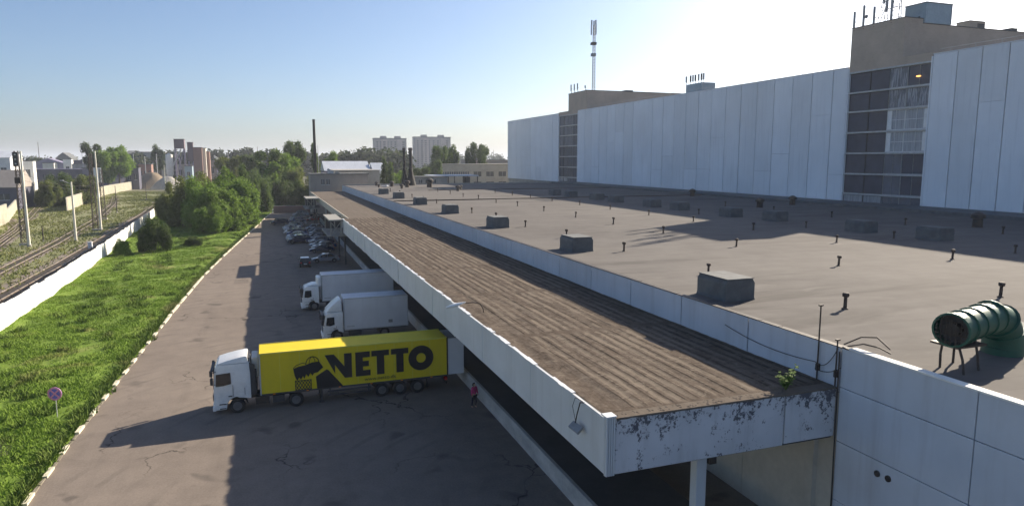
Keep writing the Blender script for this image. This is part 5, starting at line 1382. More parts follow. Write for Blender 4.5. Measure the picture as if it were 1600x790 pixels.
# ------------------------------------------------------------------ trees
def crown_mesh(name, lobes, nleaf, size, seed, mat, droop=0.0, aspect=.55):
    """leaf-sized faces scattered through overlapping uneven lobes"""
    rng = np.random.default_rng(seed); lobes = np.array(lobes, float)
    wts = (lobes[:,3]*lobes[:,4]*lobes[:,5])**.7; wts /= wts.sum()
    li = rng.choice(len(lobes), nleaf, p=wts)
    d = rng.normal(0, 1, (nleaf,3)); d /= np.linalg.norm(d, axis=1)[:,None]
    rr = rng.uniform(.25, 1, (nleaf,1))**.38 * rng.uniform(.70, 1.30, (nleaf,1))
    # break each lobe up with twig clusters
    cl = rng.integers(0, 26, nleaf); cd_ = rng.normal(0,1,(len(lobes)*26,3)); cd_ /= np.linalg.norm(cd_,axis=1)[:,None]
    dd = d*.55 + cd_[li*26+cl]*.75; dd /= np.linalg.norm(dd,axis=1)[:,None]
    c = lobes[li,:3] + dd*rr*lobes[li,3:6]
    c[:,2] -= droop*rng.uniform(0,1,nleaf)*(1-rr[:,0])
    a = rng.normal(0,1,(nleaf,3)); a[:,2] *= .6; a /= np.linalg.norm(a,axis=1)[:,None]
    b = np.cross(a, rng.normal(0,1,(nleaf,3))); b /= np.linalg.norm(b,axis=1)[:,None]
    s = size*rng.uniform(.55, 1.35, (nleaf,1)); a = a*s; b = b*s*aspect
    V = np.empty((nleaf*4,3)); V[0::4] = c-a; V[1::4] = c+b; V[2::4] = c+a; V[3::4] = c-b
    me = bpy.data.meshes.new(name); me.vertices.add(nleaf*4); me.vertices.foreach_set('co', V.ravel())
    me.loops.add(nleaf*4); me.loops.foreach_set('vertex_index', np.arange(nleaf*4, dtype=np.int32))
    me.polygons.add(nleaf); me.polygons.foreach_set('loop_start', np.arange(0,nleaf*4,4,dtype=np.int32)); me.polygons.foreach_set('loop_total', np.full(nleaf,4,dtype=np.int32))
    me.update(calc_edges=True); me.materials.append(mat); return me
def make_tree(kind, seed, mat):
    rng = random.Random(seed); lobes = []; r = empty('tree', (0,0,0)); tk = MB()
    if kind == 'round':
        for i in range(15):
            a = rng.uniform(0,2*PI); h = rng.uniform(3.0,9.0); q = 3.0*math.sin(min(1,(h-1.5)/5)*PI/1.7)*rng.uniform(.35,1)
            s = rng.uniform(.9,1.7); lobes.append((q*math.cos(a), q*math.sin(a), h, s, s, s*rng.uniform(.7,1.1)))
        tk.tube((0,0,0),(0.1,0,3),.28,.2); tk.tube((.1,0,3),(-.1,.1,8),.2,.05)
        for l in lobes[:7]: tk.tube((0,0,2.2+.2*l[2]), (l[0]*.9,l[1]*.9,l[2]), .10, .03, 6)
    elif kind == 'poplar':
        for i in range(16):
            h = 1.8 + 7.4*i/15; a = rng.uniform(0,2*PI); q = rng.uniform(.2,1.0)*(1.2-.09*abs(h-5)); s = rng.uniform(.7,1.15)*(1.25-.08*h)
            lobes.append((q*math.cos(a), q*math.sin(a), h, s, s, s*1.5))
        tk.tube((0,0,0),(0,.1,4),.25,.15); tk.tube((0,.1,4),(.05,0,9.3),.15,.04)
        for l in lobes[1:9]: tk.tube((0,.1,l[2]-1.4), (l[0],l[1],l[2]), .08, .03, 6)
    elif kind == 'fan':     # several bare-footed stems opening into a vase of foliage
        for i in range(13):
            a = rng.uniform(0,2*PI); h = rng.uniform(4.2,9.2); q = rng.uniform(.2,.42)*h*.75; s = rng.uniform(.7,1.25)
            lobes.append((q*math.cos(a), q*math.sin(a), h, s, s, s*1.15)); tk.tube((.2*math.cos(a),.2*math.sin(a),0), (q*math.cos(a)*.95,q*math.sin(a)*.95,h), .16, .03, 6)
    elif kind == 'bush':    # leafy to the ground, many upright plumes
        for i in range(34):
            a = rng.uniform(0,2*PI); q = 4.0*math.sqrt(rng.random()); h = (1.0 + (.15+.85*(i%6)/5)*(2.8 + (4.6-q)*1.15))*rng.uniform(.85,1.05); s = rng.uniform(.8,1.5)
            lobes.append((q*math.cos(a), q*math.sin(a), h, s, s, s*1.45))
        for l in lobes[:9]: tk.tube((l[0]*.25,l[1]*.25,0), (l[0],l[1],l[2]), .10, .03, 6)
    elif kind == 'conifer':
        for i in range(18):
            h = .8 + 8.6*i/17; s = 2.1*(1-h/10.5)+.25; a = rng.uniform(0,2*PI); lobes.append((.25*math.cos(a), .25*math.sin(a), h, s, s, .55))
        tk.tube((0,0,0),(0,0,9.6),.25,.04)
    nl = {'round':12000,'poplar':10000,'fan':7000,'bush':26000,'conifer':8000}[kind]
    me = crown_mesh('crown', lobes, nl, .19, seed, mat)
    if kind == 'fan': me = me
    c = bpy.data.objects.new('crown', me); col.objects.link(c); c.parent = r; CH.setdefault(r, []).append(c)
    tk.build('trunk', M['bark'], r)
    return r
TP = {}
def tree(x, y, h, wd, kind, mk, label, group, seed=None, name=None):
    key = (kind, mk, (seed or 0) % 3)
    if key not in TP: o = TP[key] = make_tree(kind, 100 + len(TP)*7, M[mk])
    else: o = dup(TP[key])
    s = h/10.0; base = {'round':7.6,'poplar':4.4,'fan':6.5,'bush':10.0,'conifer':4.6}[kind]
    o.location = (x, y, gz(x,y)-.05 if (-34 < x < lerp(KERB,min(y,233))-.5 and y < 285) else 0); o.scale = (wd/base, wd/base, s)
    o.rotation_euler = (0,0,(x*7.3+y*3.1) % 6.28)
    if name: o.name = name
    tag(o, label, 'bush' if kind == 'bush' else 'tree', group); return o
G1 = 'bushes and trees along the far end of the verge'
tree(-24.6,136,3.9,3.2,'bush','leaf_a','small round shrub pressed against the white wall, nearest shrub',G1,name='shrub')
tree(-19.6,139,7.4,6.0,'bush','leaf_b','mid-sized dark bush standing alone in front of the big thicket, by the white wall',G1,seed=1,name='bush')
tree(-14.0,148,2.2,3.6,'bush','leaf_b','low dark clump lying in the bright grass below the thicket',G1,seed=1,name='shrub')
tree(-19.0,192,14.0,12.5,'bush','leaf_c','broad olive-green bush at the left end of the thicket, touching the white wall',G1,seed=0,name='bush')
tree(-26.0,214,10.5,8,'bush','leaf_c','feathery bush overhanging the end of the white wall',G1,seed=1,name='bush')
tree(-11.5,178,14.2,13,'bush','leaf_a','tall fresh green bush in the middle front of the thicket',G1,seed=0,name='bush')
tree(-15.2,186,14.6,12,'bush','leaf_a','fresh green bush between the olive bush and the tall middle one',G1,seed=1,name='bush')
tree(-7.8,190,15.2,13,'bush','leaf_a','fresh green bush at the right front of the thicket above the kerb',G1,seed=2,name='bush')
tree(-12.0,170,8.4,9,'bush','leaf_a','low dark bush at the foot of the thicket',G1,seed=0,name='bush')
tree(-8.2,176,7.4,7,'bush','leaf_a','low bright bush at the right foot of the thicket',G1,seed=1,name='bush')
tree(-10.5,205,17.2,13,'bush','leaf_a','upright green bush rising behind the middle of the thicket',G1,seed=1,name='bush')
tree(-15.5,208,15.4,12,'bush','leaf_c','rounded olive bush behind the left half of the thicket',G1,seed=2,name='bush')
tree(-5.8,214,15.6,10,'bush','leaf_b','dark bush at the right end of the thicket',G1,seed=0,name='bush')
tree(-3.2,240,15.5,12,'bush','leaf_b','dark bush filling the dip between thicket and far trees',G1,seed=2,name='bush')
tree(2.4,262,16.5,10,'poplar','leaf_a','light green narrow tree standing free left of the far tree group',G1,seed=2)
tree(1.0,285,22,13,'round','leaf_b','big dark rounded tree at the left of the far tree group',G1,seed=1)
tree(8.2,292,21,14,'round','leaf_a','sunlit green tree in the middle of the far tree group',G1,seed=0)
tree(11.6,275,16,12,'bush','leaf_c','pale green bush at the foot of the far tree group, near the tall chimney',G1,seed=0,name='bush')
tree(5.0,256,12,12,'bush','leaf_b','low dark bush above the low brown wall',G1,seed=1,name='bush')
tree(10.8,250,10,10,'bush','leaf_b','dusty dark bush at the right above the low brown wall',G1,seed=0,name='bush')
tree(12.0,322,25.5,11,'round','leaf_b','tall dark tree with its top left of the chimney',G1,seed=2)
tree(21.0,318,24.5,8,'poplar','leaf_b','tall dark tree with its top right of the chimney',G1,seed=1)
tree(29.0,330,21.0,11,'round','leaf_a','green tree behind the left end of the pale shed roof',G1,seed=1)
tree(-4,330,19.5,15,'round','leaf_b','dark tree far left behind the far tree group',G1,seed=0)
tree(-16,345,18.5,15,'round','leaf_c','olive tree behind the thicket top, seen against the horizon',G1,seed=1)
G2 = 'trees beyond the end of the warehouse'
def tp(px, Y, h, wd, kind, mk, lb, seed=0, grp=G2, name=None): p = atY(px, 250, Y); return tree(p.x, Y, h, wd, kind, mk, lb, grp, seed, name)
tp(600,262,18.5,6,'conifer','leaf_b','dark conifer at the right end of the pale shed, left one')
tp(609,258,16.5,6.5,'conifer','leaf_b','dark conifer at the right end of the pale shed, right one',1)
tp(622,275,13.5,8,'round','leaf_a','bright green tree between the conifers and the twin chimneys')
tp(650,300,14.5,11,'round','leaf_b','dark green round tree just right of the twin chimneys',1)
tp(661,330,11,12,'bush','leaf_b','low dark bushes right of the twin chimneys',1,name='bush')
tp(684,345,24.5,10,'round','leaf_b','dense dark tree in front of the right apartment tower',2)
tp(678,320,17,9,'round','leaf_b','dark tree at the left foot of the dense dark tree',0)
tp(699,350,25.0,9,'round','leaf_a','greener tree in front of the right edge of the right apartment tower',0)
tp(714,352,24.5,10,'fan','leaf_b','vase-shaped tree with pale stems right of the apartment towers')
tp(736,352,25.5,8,'fan','leaf_b','slim vase-shaped tree, left one of the pair near the tall building',1)
tp(751,352,25.0,11,'fan','leaf_b','broad round-topped tree, right one of the pair near the tall building',2)
G3 = 'trees and bushes in the industrial yards on the left'
tp(72,292,11,9,'bush','leaf_c','left bush behind the branch track, beside the blue container',0,G3,'bush')
tp(92,300,14.5,12,'bush','leaf_b','tall middle bush behind the branch track',1,G3,'bush')
tp(118,306,13,13,'bush','leaf_c','right bush behind the start of the cream fence',2,G3,'bush')
tp(136,316,11,8,'round','leaf_c','small tree at the right of the bushes behind the cream fence',1,G3)
tp(150,430,27.5,13,'round','leaf_b','dark left crown of the isolated tree group on the left skyline',1,G3)
tp(167,425,25.5,15,'round','leaf_a','middle crown of the isolated tree group on the left skyline',0,G3)
tp(184,428,25.0,15,'round','leaf_a','light green right crown of the isolated tree group on the left skyline',1,G3)
tp(247,520,27,12,'fan','leaf_b','sparse tree behind the grey hall left of the silo',0,G3)
tp(12,330,7,10,'bush','leaf_c','low scrub behind the far left fence slabs',1,G3,'bush')

def far_wood(name, y, x0, x1, h0, h1, n, seed, label):
    rng = np.random.default_rng(seed); k = max(20, int((x1-x0)/13)); lobes = []
    for i in range(k):
        x = x0 + (x1-x0)*(i+rng.uniform(0,1))/k; h = h0 + (h1-h0)*(.5+.9*mnoise.noise(Vector((x*.01, y*.01, seed)))) * rng.uniform(.85,1.1)
        lobes.append((x, y+rng.uniform(-20,20), h*.55, rng.uniform(7,12), 9, h*.46))
    me = crown_mesh(name, lobes, n, 1.7, seed, M['leaf_far'])
    o = bpy.data.objects.new(name, me); col.objects.link(o); tag(o, label, 'woodland', kind='stuff')
far_wood('distant_woods', 640, -330, 75, 15, 25, 50000, 1, 'dark belt of distant woods along the horizon behind the yards')
far_wood('distant_woods', 1150, -900, 900, 20, 30, 60000, 2, 'farther hazy belt of woods on the horizon')
far_wood('distant_woods', 640, 85, 330, 8, 14, 26000, 4, 'low belt of woods below the apartment towers')
far_wood('distant_woods', 470, 45, 84, 16, 25, 8000, 3, 'rounded green wood behind the pale shed left of the apartment towers')

# ------------------------------------------------------------------ end of the yard and buildings beyond
lw = empty('low_wall', (2, 233.5, 0), 'low brown brick wall closing the far end of the yard', 'wall')
MB().box(0,12,0,.3,0,2.2).build('brickwork', M['brick_red'], lw); MB().box(-.05,12.05,-.05,.35,2.2,2.32).build('coping', M['concrete'], lw)
bo = empty('bollard', (1.6, 232.4, 0), 'single pale bollard at the far end of the yard before the brown wall', 'bollard')
MB().lathe([(.14,0),(.14,1.3),(.08,1.4)], n=10).build('post', M['fence_white'], bo); MB().lathe([(.15,.8),(.15,1.0)], n=10).build('band', M['dark_metal'], bo)

def bld(name, x0, x1, y, d, h, mat, label, cat, wins=(), roofmat=None, gable=0, base=0, eave=.3, group=None, wmat=None, along_x=False):
    r = empty(name, (x0, y, base), label, cat, group); w_ = x1-x0
    MB().box(0,w_,0,d,0,h).build('walls', mat, r)
    rm = roofmat or M['vent']
    if gable and along_x: MB().prism([(-eave,h+.01),(d+eave,h+.01),(d+eave,h+.15),(d/2,h+gable),(-eave,h+.15)], -eave, w_+eave, axis='x').build('roof', rm, r)
    elif gable: MB().prism([(-eave,h+.01),(w_+eave,h+.01),(w_+eave,h+.15),(w_/2,h+gable),(-eave,h+.15)], -eave, d+eave).build('roof', rm, r)
    else: MB().box(-eave,w_+eave,-eave,d+eave,h+.01,h+.35).build('roof', rm, r)
    pro = None
    for (a, b, c, e) in wins:
        mb = MB(); mb.box(a, b, -.06, .0-.005, c, e)
        f = mb.build('window', wmat or M['far_glass'], r)
        fr = MB(); fr.box(a-.08,b+.08,-.09,-.01,c-.14,c-.02); fr.box((a+b)/2-.04,(a+b)/2+.04,-.085,-.062,c,e)
        fr.build('frame', M['truck_box'], f)
    return r
# brick plant room with the tall chimney
bk = bld('brick_annex', 13.2, 31, 224, 11, 12.4, M['brick_far'], 'dull brick annex at the end of the canopy roof with the tall black chimney behind', 'building', [(3.2,4.2,9.3,10.9),(4.8,5.8,9.3,10.9)], gable=0)
MB().prism([(5.6,12.75),(7.2,12.75),(7.2,13.5),(6.2,14.0),(5.6,14.4)], 1, 4).build('roof_duct', M['galv'], bk); MB().box(7.6,9.0,1,3,12.75,13.4).build('roof_unit', M['concrete'], bk)
p = atY(490, 187, 238)
ch = empty('chimney', (p.x, 238, 0), 'tall thin black chimney rising above the far trees', 'chimney')
MB().lathe([(.62,0),(.50,10),(.42,p.z)], n=14).build('stack', M['soot'], ch, smooth=True); MB().tube((1.1,0,0),(1.0,0,p.z*.72),.10).build('ladder_pipe', M['galv'], ch); MB().lathe([(.47,p.z-.3),(.49,p.z),(.42,p.z+.1)], n=14).build('rim', M['groove'], ch)
for k in range(4): MB().lathe([(.55,8+4*k),(.55,8.15+4*k)], n=12).build('band', M['dark_metal'], ch)
s0 = atY(521,262,252); s1 = atY(593,262,252)
sd2 = bld('shed', s0.x, s1.x, 252, 24, s0.z-1.2, M['beige_wall'], 'long beige-grey shed with a dark doorway beyond the roof end', 'building', [((s1.x-s0.x)*.45,(s1.x-s0.x)*.70,6.6,9.2)], M['concrete'])
s2 = atY(507,251,290); s3 = atY(578,251,290); s4 = atY(590,251,290)
M['violet'] = pm('faded_violet_sheet', (.26,.24,.34), (.20,.18,.26), .3, .6)
M['pale_roof'] = pm('pale_metal_roof', (.62,.65,.70), (.50,.53,.58), .3, .5, stretch=(1,.1,1))
bld('long_hall', s2.x, s3.x, 290, 20, s2.z-4.2, M['violet'], 'long hall with a pale sheet-metal roof and a bluish front behind the beige shed', 'building', [(3+4*i,5.2+4*i,7.5,9) for i in range(3)], M['pale_roof'], gable=4.0, along_x=True)
bld('long_hall', s3.x+1.2, s4.x+3, 288, 16, s2.z-4.8, M['truck_box'], 'short pale-roofed hall right beside the long hall', 'building', [(1,2.4,8,9.5)], M['pale_roof'], gable=3.9, along_x=True)
# twin chimneys on flared feet
for px, ytp, lb, s in ((631,231,'left and thinner one of the twin dark chimneys at the roof end',.8), (641,231,'right and stouter one of the twin dark chimneys at the roof end',1.1)):
    p = atY(px, ytp, 213); r = empty('roof_chimney', (p.x, 213, RZ), lb, 'chimney', 'twin chimneys at the roof end'); H_ = p.z-RZ
    MB().lathe([(1.55*s,0),(1.3*s,1.2),(.75*s,3.4),(.52*s,5.0),(.46*s,H_)], n=14).build('stack', M['soot'], r, smooth=True)
    MB().lathe([(.56*s,H_-.9),(.62*s,H_-.7),(.60*s,H_),(.4*s,H_+.05)], n=14).build('cap', M['dark_metal'], r, smooth=True)
    mb = MB()
    for k in range(3): a = 2*PI*k/3+.6; mb.tube((math.cos(a)*2.0*s,math.sin(a)*2.0*s,0),(math.cos(a)*.5*s,math.sin(a)*.5*s,5.4),.08)
    mb.build('stay', M['pipe_dark'], r)
# flat pale canopy on posts, then the beige workshop
q0 = atY(676,274,246); q1 = atY(748,274,246)
fc = empty('flat_canopy', (q0.x, 246, 0), 'pale flat canopy roof on thin posts just beyond the roof end', 'canopy')
wq = q1.x-q0.x; zq = q0.z
MB().box(0,wq,0,14,zq-.4,zq).build('roof', M['pale_roof'], fc, bevel=.05, seg=1)
for a in (.3, wq/3, 2*wq/3, wq-.5):
    for b in (.3, 13.4): MB().box(a,a+.3,b,b+.3,0,zq-.4).build('post', M['dark_metal'], fc)
MB().box(wq*.12,wq*.36,3,8,0,zq-1.0).build('kiosk', M['brick_red'], fc); MB().box(wq*.74,wq*.84,2,6,0,zq-.7).build('stair_head', M['groove'], fc)
w0 = atY(688,256,330); w1 = atY(800,256,330)
wn = []
ww = w1.x-w0.x
for i in range(12): wn.append((1.2+1.15*i, 1.9+1.15*i, w0.z-6.2, w0.z-3.9))
for i in range(5): wn.append((17.0+6.6*i, 21.0+6.6*i, w0.z-6.3, w0.z-3.9)); wn.append((17.0+6.6*i, 21.0+6.6*i, w0.z-11.2, w0.z-9.0))
bld('workshop', w0.x, w0.x+48, 330, 24, w0.z-.4, M['beige_wall'], 'two-storey beige workshop with banded windows left of the tall white building', 'building', wn, M['concrete'])
v0_ = atY(735,249,380)
bld('long_shed', v0_.x, v0_.x+70, 380, 20, v0_.z-.5, M['brick_far'], 'dark flat shed roof line behind the beige workshop', 'building', [(4+6*i,7+6*i,11,13) for i in range(5)], M['vent'])
sw = atY(640,287,232); sw2 = atY(700,287,232)
bld('low_outbuilding', sw.x, sw2.x, 233, 8, 11.0, M['concrete'], 'low grey outbuilding right behind the twin chimneys', 'building', [(1+2.4*i,2.2+2.4*i,9,10.3) for i in range(4)])

# apartment towers a kilometre away
M['tower_a'] = pm('tower_panel', (.27,.265,.29), (.22,.215,.24), .02, .8); M['tower_win'] = pm('tower_window', (.04,.045,.06), None, .1, .4); M['tower_balc'] = pm('tower_balcony', (.36,.32,.34), None, .1, .8)
def tower(px0, px1, ytp, Y, lb, notch):
    a = atY(px0,ytp,Y); b = atY(px1,ytp,Y); w_ = b.x-a.x; H_ = a.z-2.5
    r = empty('apartment_tower', (a.x, Y, 0), lb, 'apartment tower', 'pale apartment towers on the horizon')
    MB().box(0,w_,0,18,0,H_).build('walls', M['tower_a'], r)
    MB().box(-.4,w_+.4,-.4,18.4,H_+.02,H_+1.2).build('roof', M['vent'], r)
    for f_ in notch: MB().box(w_*f_-4,w_*f_+4,4,14,H_+1.25,H_+4.2).build('roof_house', M['tower_a'], r)
    for f_ in (.30,.80): MB().box(w_*f_-4.5,w_*f_+4.5,-1.2,-.02,3,H_-1).build('bay', M['tower_balc'], r)
    base = None
    for i in range(14):
        for j, f_ in enumerate((.06,.17,.26,.38,.5,.62,.86)):
            x = w_*f_; z = 4.5+3.1*i
            if z > H_-3: continue
            dy = -1.24 if f_ in (.26,.86) else -.05
            if base is None: base = MB().box(0,2.2,-.10,.0-.02,0,1.5).build('window', M['tower_win'], r); o = base
            else:
                o = base.copy(); col.objects.link(o)
            o.parent = r; o.location = (x, dy, z)
            if f_ in (.26,.86) : o.scale = (1.6,1,1)
    return r
tower(585,635,214,1000,'left pale slab apartment tower with balconies on the horizon',(.3,.75))
tower(648,704,212,1030,'right pale apartment tower partly behind the dark trees',(.28,.76))

# ------------------------------------------------------------------ industrial yards on the left
def bx(name, px0, px1, py, Y, mat, lb, cat='building', d=12, gable=0, wins=0, rm=None):
    a = atY(px0,py,Y); b = atY(px1,py,Y); w_ = b.x-a.x; h = a.z - (gable or .35)
    wl_ = [(w_*(i+.3)/wins, w_*(i+.7)/wins, h*.45, h*.72) for i in range(wins)] if wins else []
    return bld(name, a.x, b.x, Y, d, h, mat, lb, cat, wl_, rm, gable, along_x=(name in ('barn_roof','white_hall','grey_hall','slate_shed')))
M['slate'] = pm('dark_sheet', (.09,.09,.13), (.06,.06,.09), .3, .6)
bx('long_depot', 36, 152, 264, 494, M['slate'], 'long dark depot with a pale roof edge behind the left bushes', wins=9, rm=M['violet'])
bx('gabled_shed', 48, 100, 247, 585, M['violet'], 'grey-violet gabled shed roof behind the long dark depot', gable=4, wins=2, rm=M['violet'])
bx('grey_shed', 100, 148, 250, 611, M['slate'], 'dark low shed right of the gabled shed', wins=5)
bx('domed_hall', 86, 110, 238, 806, M['vent'], 'distant hall with a humped grey roof on the left skyline', gable=6, wins=1, d=25)
bx('white_hall', -30, 14, 236, 429, M['truck_box'], 'white hall with a shallow arched roof at the far left edge', gable=3.5, wins=2, rm=M['pale_roof'], d=20)
bx('barn_roof', -20, 24, 266, 280, M['slate'], 'large brown-grey gabled roof low at the far left edge', gable=6, wins=1, rm=M['brick_far'], d=18)
bx('white_cabin', 33, 51, 251, 455, M['fence_white'], 'small white cabin beside the signal mast', wins=1, d=5)
bx('white_cabin', 98, 111, 248, 546, M['fence_white'], 'small white cabin with a dark opening in front of the dark sheds', wins=1, d=5)
bx('grey_hall', 196, 212, 235, 676, M['vent'], 'dark gable end of the long grey hall on the skyline', gable=3, d=30)
bx('grey_hall', 212, 255, 237, 670, M['concrete'], 'long light grey hall on the skyline left of the concrete plant', wins=4, d=30)
bx('slate_shed', 158, 196, 258, 520, M['slate'], 'very dark shed in the middle of the left yards', gable=4, wins=2)
bx('timber_shed', 216, 236, 256, 483, M['brick_red'], 'rusty open timber frame shed before the grey hall', wins=3, d=8)
bx('blue_store', 288, 300, 259, 494, M['blue_panel'], 'pale blue-grey store below the plant towers', wins=1, d=8)
bx('grey_store', 276, 320, 256, 546, M['concrete'], 'low grey store with dark bays at the foot of the plant', wins=4, d=8)
bx('roadside_store', 350, 386, 254, 559, M['concrete'], 'pale low store with dark gaps seen over the thicket', wins=4, d=8)
# concrete plant
def leg_tower(px0, px1, yt, ym, Y, mat, lb, name='plant_tower'):
    a = atY(px0,yt,Y); b = atY(px1,yt,Y); m_ = atY(px0,ym,Y); w_ = b.x-a.x
    r = empty(name, (a.x, Y, 0), lb, 'plant tower', 'towers of the concrete plant')
    MB().box(0,w_,0,w_,m_.z,a.z-.3).build('housing', mat, r); MB().box(-.3,w_+.3,-.3,w_+.3,a.z-.29,a.z).build('roof', M['vent'], r)
    for i in (0,1):
        for j in (0,1): MB().box(i*(w_-.6),i*(w_-.6)+.6,j*(w_-.6),j*(w_-.6)+.6,0,m_.z).build('leg', M['violet'], r)
    MB().tube((.3,.2,m_.z*.2),(w_-.3,.2,m_.z),.22).tube((w_-.3,.2,m_.z*.2),(.3,.2,m_.z),.22).build('brace', M['violet'], r)
    return r
M['plum'] = pm('brown_sheet', (.14,.10,.12), (.11,.08,.095), .3, .7)
leg_tower(271, 287, 217, 232, 520, M['plum'], 'dark brown box tower on legs, tallest of the concrete plant')
leg_tower(292, 301, 222, 252, 514, M['plum'], 'slim brown tower with a cap right of the tallest plant tower')
bx('plant_house', 301, 315, 230, 514, M['brick_red'], 'tall reddish plant house right of the slim tower', wins=0, d=10)
bx('plant_house', 314.5, 321, 231, 518, M['fence_cream'], 'cream sunlit end block of the plant house', wins=0, d=8)
bx('plant_house', 321, 327, 236, 522, M['brick_red'], 'lower brown end block rightmost of the concrete plant', wins=0, d=6)
p = atY(264,240,517)
si = empty('silo', (p.x, 517, 0), 'white cylindrical silo left of the tallest plant tower', 'silo')
MB().lathe([(.3,4),(2.3,7.5),(2.3,p.z-.8),(.6,p.z)], n=16).build('tank', M['fence_white'], si, smooth=True)
mb = MB()
for k in range(4): a = PI/4+PI/2*k; mb.tube((1.6*math.cos(a),1.6*math.sin(a),0),(1.6*math.cos(a),1.6*math.sin(a),8),.16)
mb.build('legs', M['galv'], si); MB().path([(0,0,p.z),(0,0,p.z+1.2),(5,0,p.z+1.4)],.18).build('feed_pipe', M['galv'], si)
for px0,py0,px1,py1,Y,lb in ((271,258,283,233,510,'pale sloping conveyor climbing to the brown box tower'),(334,244,352,256,513,'thin sloping conveyor right of the concrete plant')):
    a = atY(px0,py0,Y); b = atY(px1,py1,Y); r = empty('conveyor', (a.x, Y, 0), lb, 'conveyor', 'conveyors of the concrete plant')
    A = Vector((0,0,a.z)); B_v = Vector((b.x-a.x,0,b.z)); mb = MB()
    for off in (-.9,.9): mb.tube(A+Vector((0,off,.5)),B_v+Vector((0,off,.5)),.22); mb.tube(A+Vector((0,off,-.6)),B_v+Vector((0,off,-.6)),.22)
    mb.build('truss', M['galv'], r); d = (B_v-A); MB().add([A+Vector((0,-.8,0)),B_v+Vector((0,-.8,0)),B_v+Vector((0,.8,0)),A+Vector((0,.8,0)),A+Vector((0,-.8,-.3)),B_v+Vector((0,-.8,-.3)),B_v+Vector((0,.8,-.3)),A+Vector((0,.8,-.3))],[(0,1,2,3),(7,6,5,4),(0,4,5,1),(1,5,6,2),(2,6,7,3),(3,7,4,0)]).build('belt', M['galv'], r)
    for t in (.25,.75): q = A.lerp(B_v,t); MB().box(q.x-.2,q.x+.2,-.7,.7,0,q.z-.6).build('support', M['violet'], r)
def heap(px, py, Y, w_, mat, lb):
    p = atY(px, py, Y); vs = [(0,0,p.z)]; fs = []; n_ = 22; rg = random.Random(int(px))
    for k, (rr, hh) in enumerate(((.22,.93),(.62,.50),(1,.0))):
        for i in range(n_):
            a = 2*PI*i/n_; q = rr*w_/2*rg.uniform(.88,1.12); vs.append((q*math.cos(a), q*math.sin(a), p.z*hh*rg.uniform(.93,1.05)))
    for i in range(n_): fs.append((0,1+i,1+(i+1)%n_))
    for k in range(2):
        for i in range(n_): a = 1+k*n_; fs.append((a+i,a+(i+1)%n_,a+n_+(i+1)%n_,a+n_+i))
    o = MB().add(vs, fs).build('heap', mat, smooth=True, loc=(p.x, Y, 0)); tag(o, lb, 'heap', 'heaps in the left yards')
M['sand'] = pm('sand', (.24,.19,.13), (.18,.14,.10), .4, .95, .4); M['coal'] = pm('dark_gravel', (.07,.07,.10), (.05,.05,.07), .4, .95, .4)
heap(178,268,500,34,M['coal'],'large dark blue-grey heap behind the parked lorries'); heap(238,269,470,27,M['sand'],'sandy heap left of the pale fence end'); heap(262,275,450,20,M['concrete'],'grey gravel heap under the conveyor'); heap(203,272,480,10,M['sand'],'small brown heap right of the dark one')
for k, (a, b, py, Y, mt, lb, ww) in enumerate(((0,34,256,470,'slate','dark long shed behind the white cabin at the far left',4),(112,136,256,520,'concrete','grey block between the white cabin and the tree group',2),(128,146,262,440,'violet','low violet store under the tree group',2),(196,216,262,450,'slate','dark open store beside the dark heap',2),(238,262,250,560,'concrete','grey wall of the batching hall behind the silo',0),(327,345,250,540,'brick_far','grey block right of the plant, over the thicket',2),(388,404,252,560,'concrete','pale block between thicket and far tree group',2),(66,84,254,540,'fence_cream','small cream store in front of the gabled shed',1))):
    bx('yard_store', a, b, py, Y, M[mt], lb, wins=ww, d=8)
for k, (px, yt, Y, lb) in enumerate(((208,240,500,'thin lighting mast above the rusty timber shed'),(226,244,470,'second thin lighting mast near the sandy heap'),(244,240,480,'third thin lighting mast left of the silo'),(356,240,520,'thin mast sticking out above the thicket'),(28,240,420,'thin mast behind the dark long shed at the far left'),(128,238,520,'thin mast left of the tree group'))):
    p = atY(px, yt, Y); r = empty('lighting_mast', (p.x, Y, 0), lb, 'mast', 'lighting masts in the left yards'); MB().tube((0,0,0),(0,0,p.z),.28,.16).build('shaft', M['galv'], r); MB().box(-.9,.9,-.3,.3,p.z,p.z+.5).build('lamp_bar', M['dark_metal'], r)
# container, parked lorries and vans
def container(px, py, w_, h, d, mat, lb, name='container'):
    p = atZ(px, py, 0); r = empty(name, (p.x, p.y, 0), lb, name.replace('_',' '))
    MB().box(0,w_,0,d,.1,h).build('shell', mat, r)
    mb = MB()
    for k in range(int(w_/.5)): mb.box(.2+.5*k,.42+.5*k,-.05,-.005,.25,h-.15)
    mb.build('ribs', mat, r); MB().box(-.03,.08,-.06,d+.05,.05,h+.03).box(w_-.08,w_+.03,-.06,d+.05,.05,h+.03).build('corner_post', M['slate'], r)
container(72,320,5.2,2.8,6,M['car_blue'],'blue container beside the branch track behind the fence gap')
container(66,318,1.8,3.0,5,M['blue_panel'],'pale narrow container left of the blue one','container')
def small_lorry(px, py, lb, cmat, bmat, L=6.5):
    p = atZ(px, py, 0); r = empty('parked_lorry', (p.x, p.y, 0), lb, 'lorry', 'lorries parked in the left yards')
    MB().prism([(0,.5),(0,1.4),(.4,2.5),(1.8,2.6),(1.8,.5)], -1.1,1.1).build('cab', cmat, r, bevel=.06); MB().prism([(-.02,1.45),(.36,2.4),(.42,2.4),(.04,1.45)], -1,1).build('windscreen', M['glass'], r)
    MB().box(2.0,L,-1.2,1.2,.9,3.0).build('load_box', bmat, r, bevel=.03)
    MB().box(1,L-.2,-.4,.4,.6,.88).build('chassis', M['chassis'], r)
    for a in (1.0, L-1.4):
        for s in (-1,1): wheel(r, a, s*1.0, .48, .3, s)
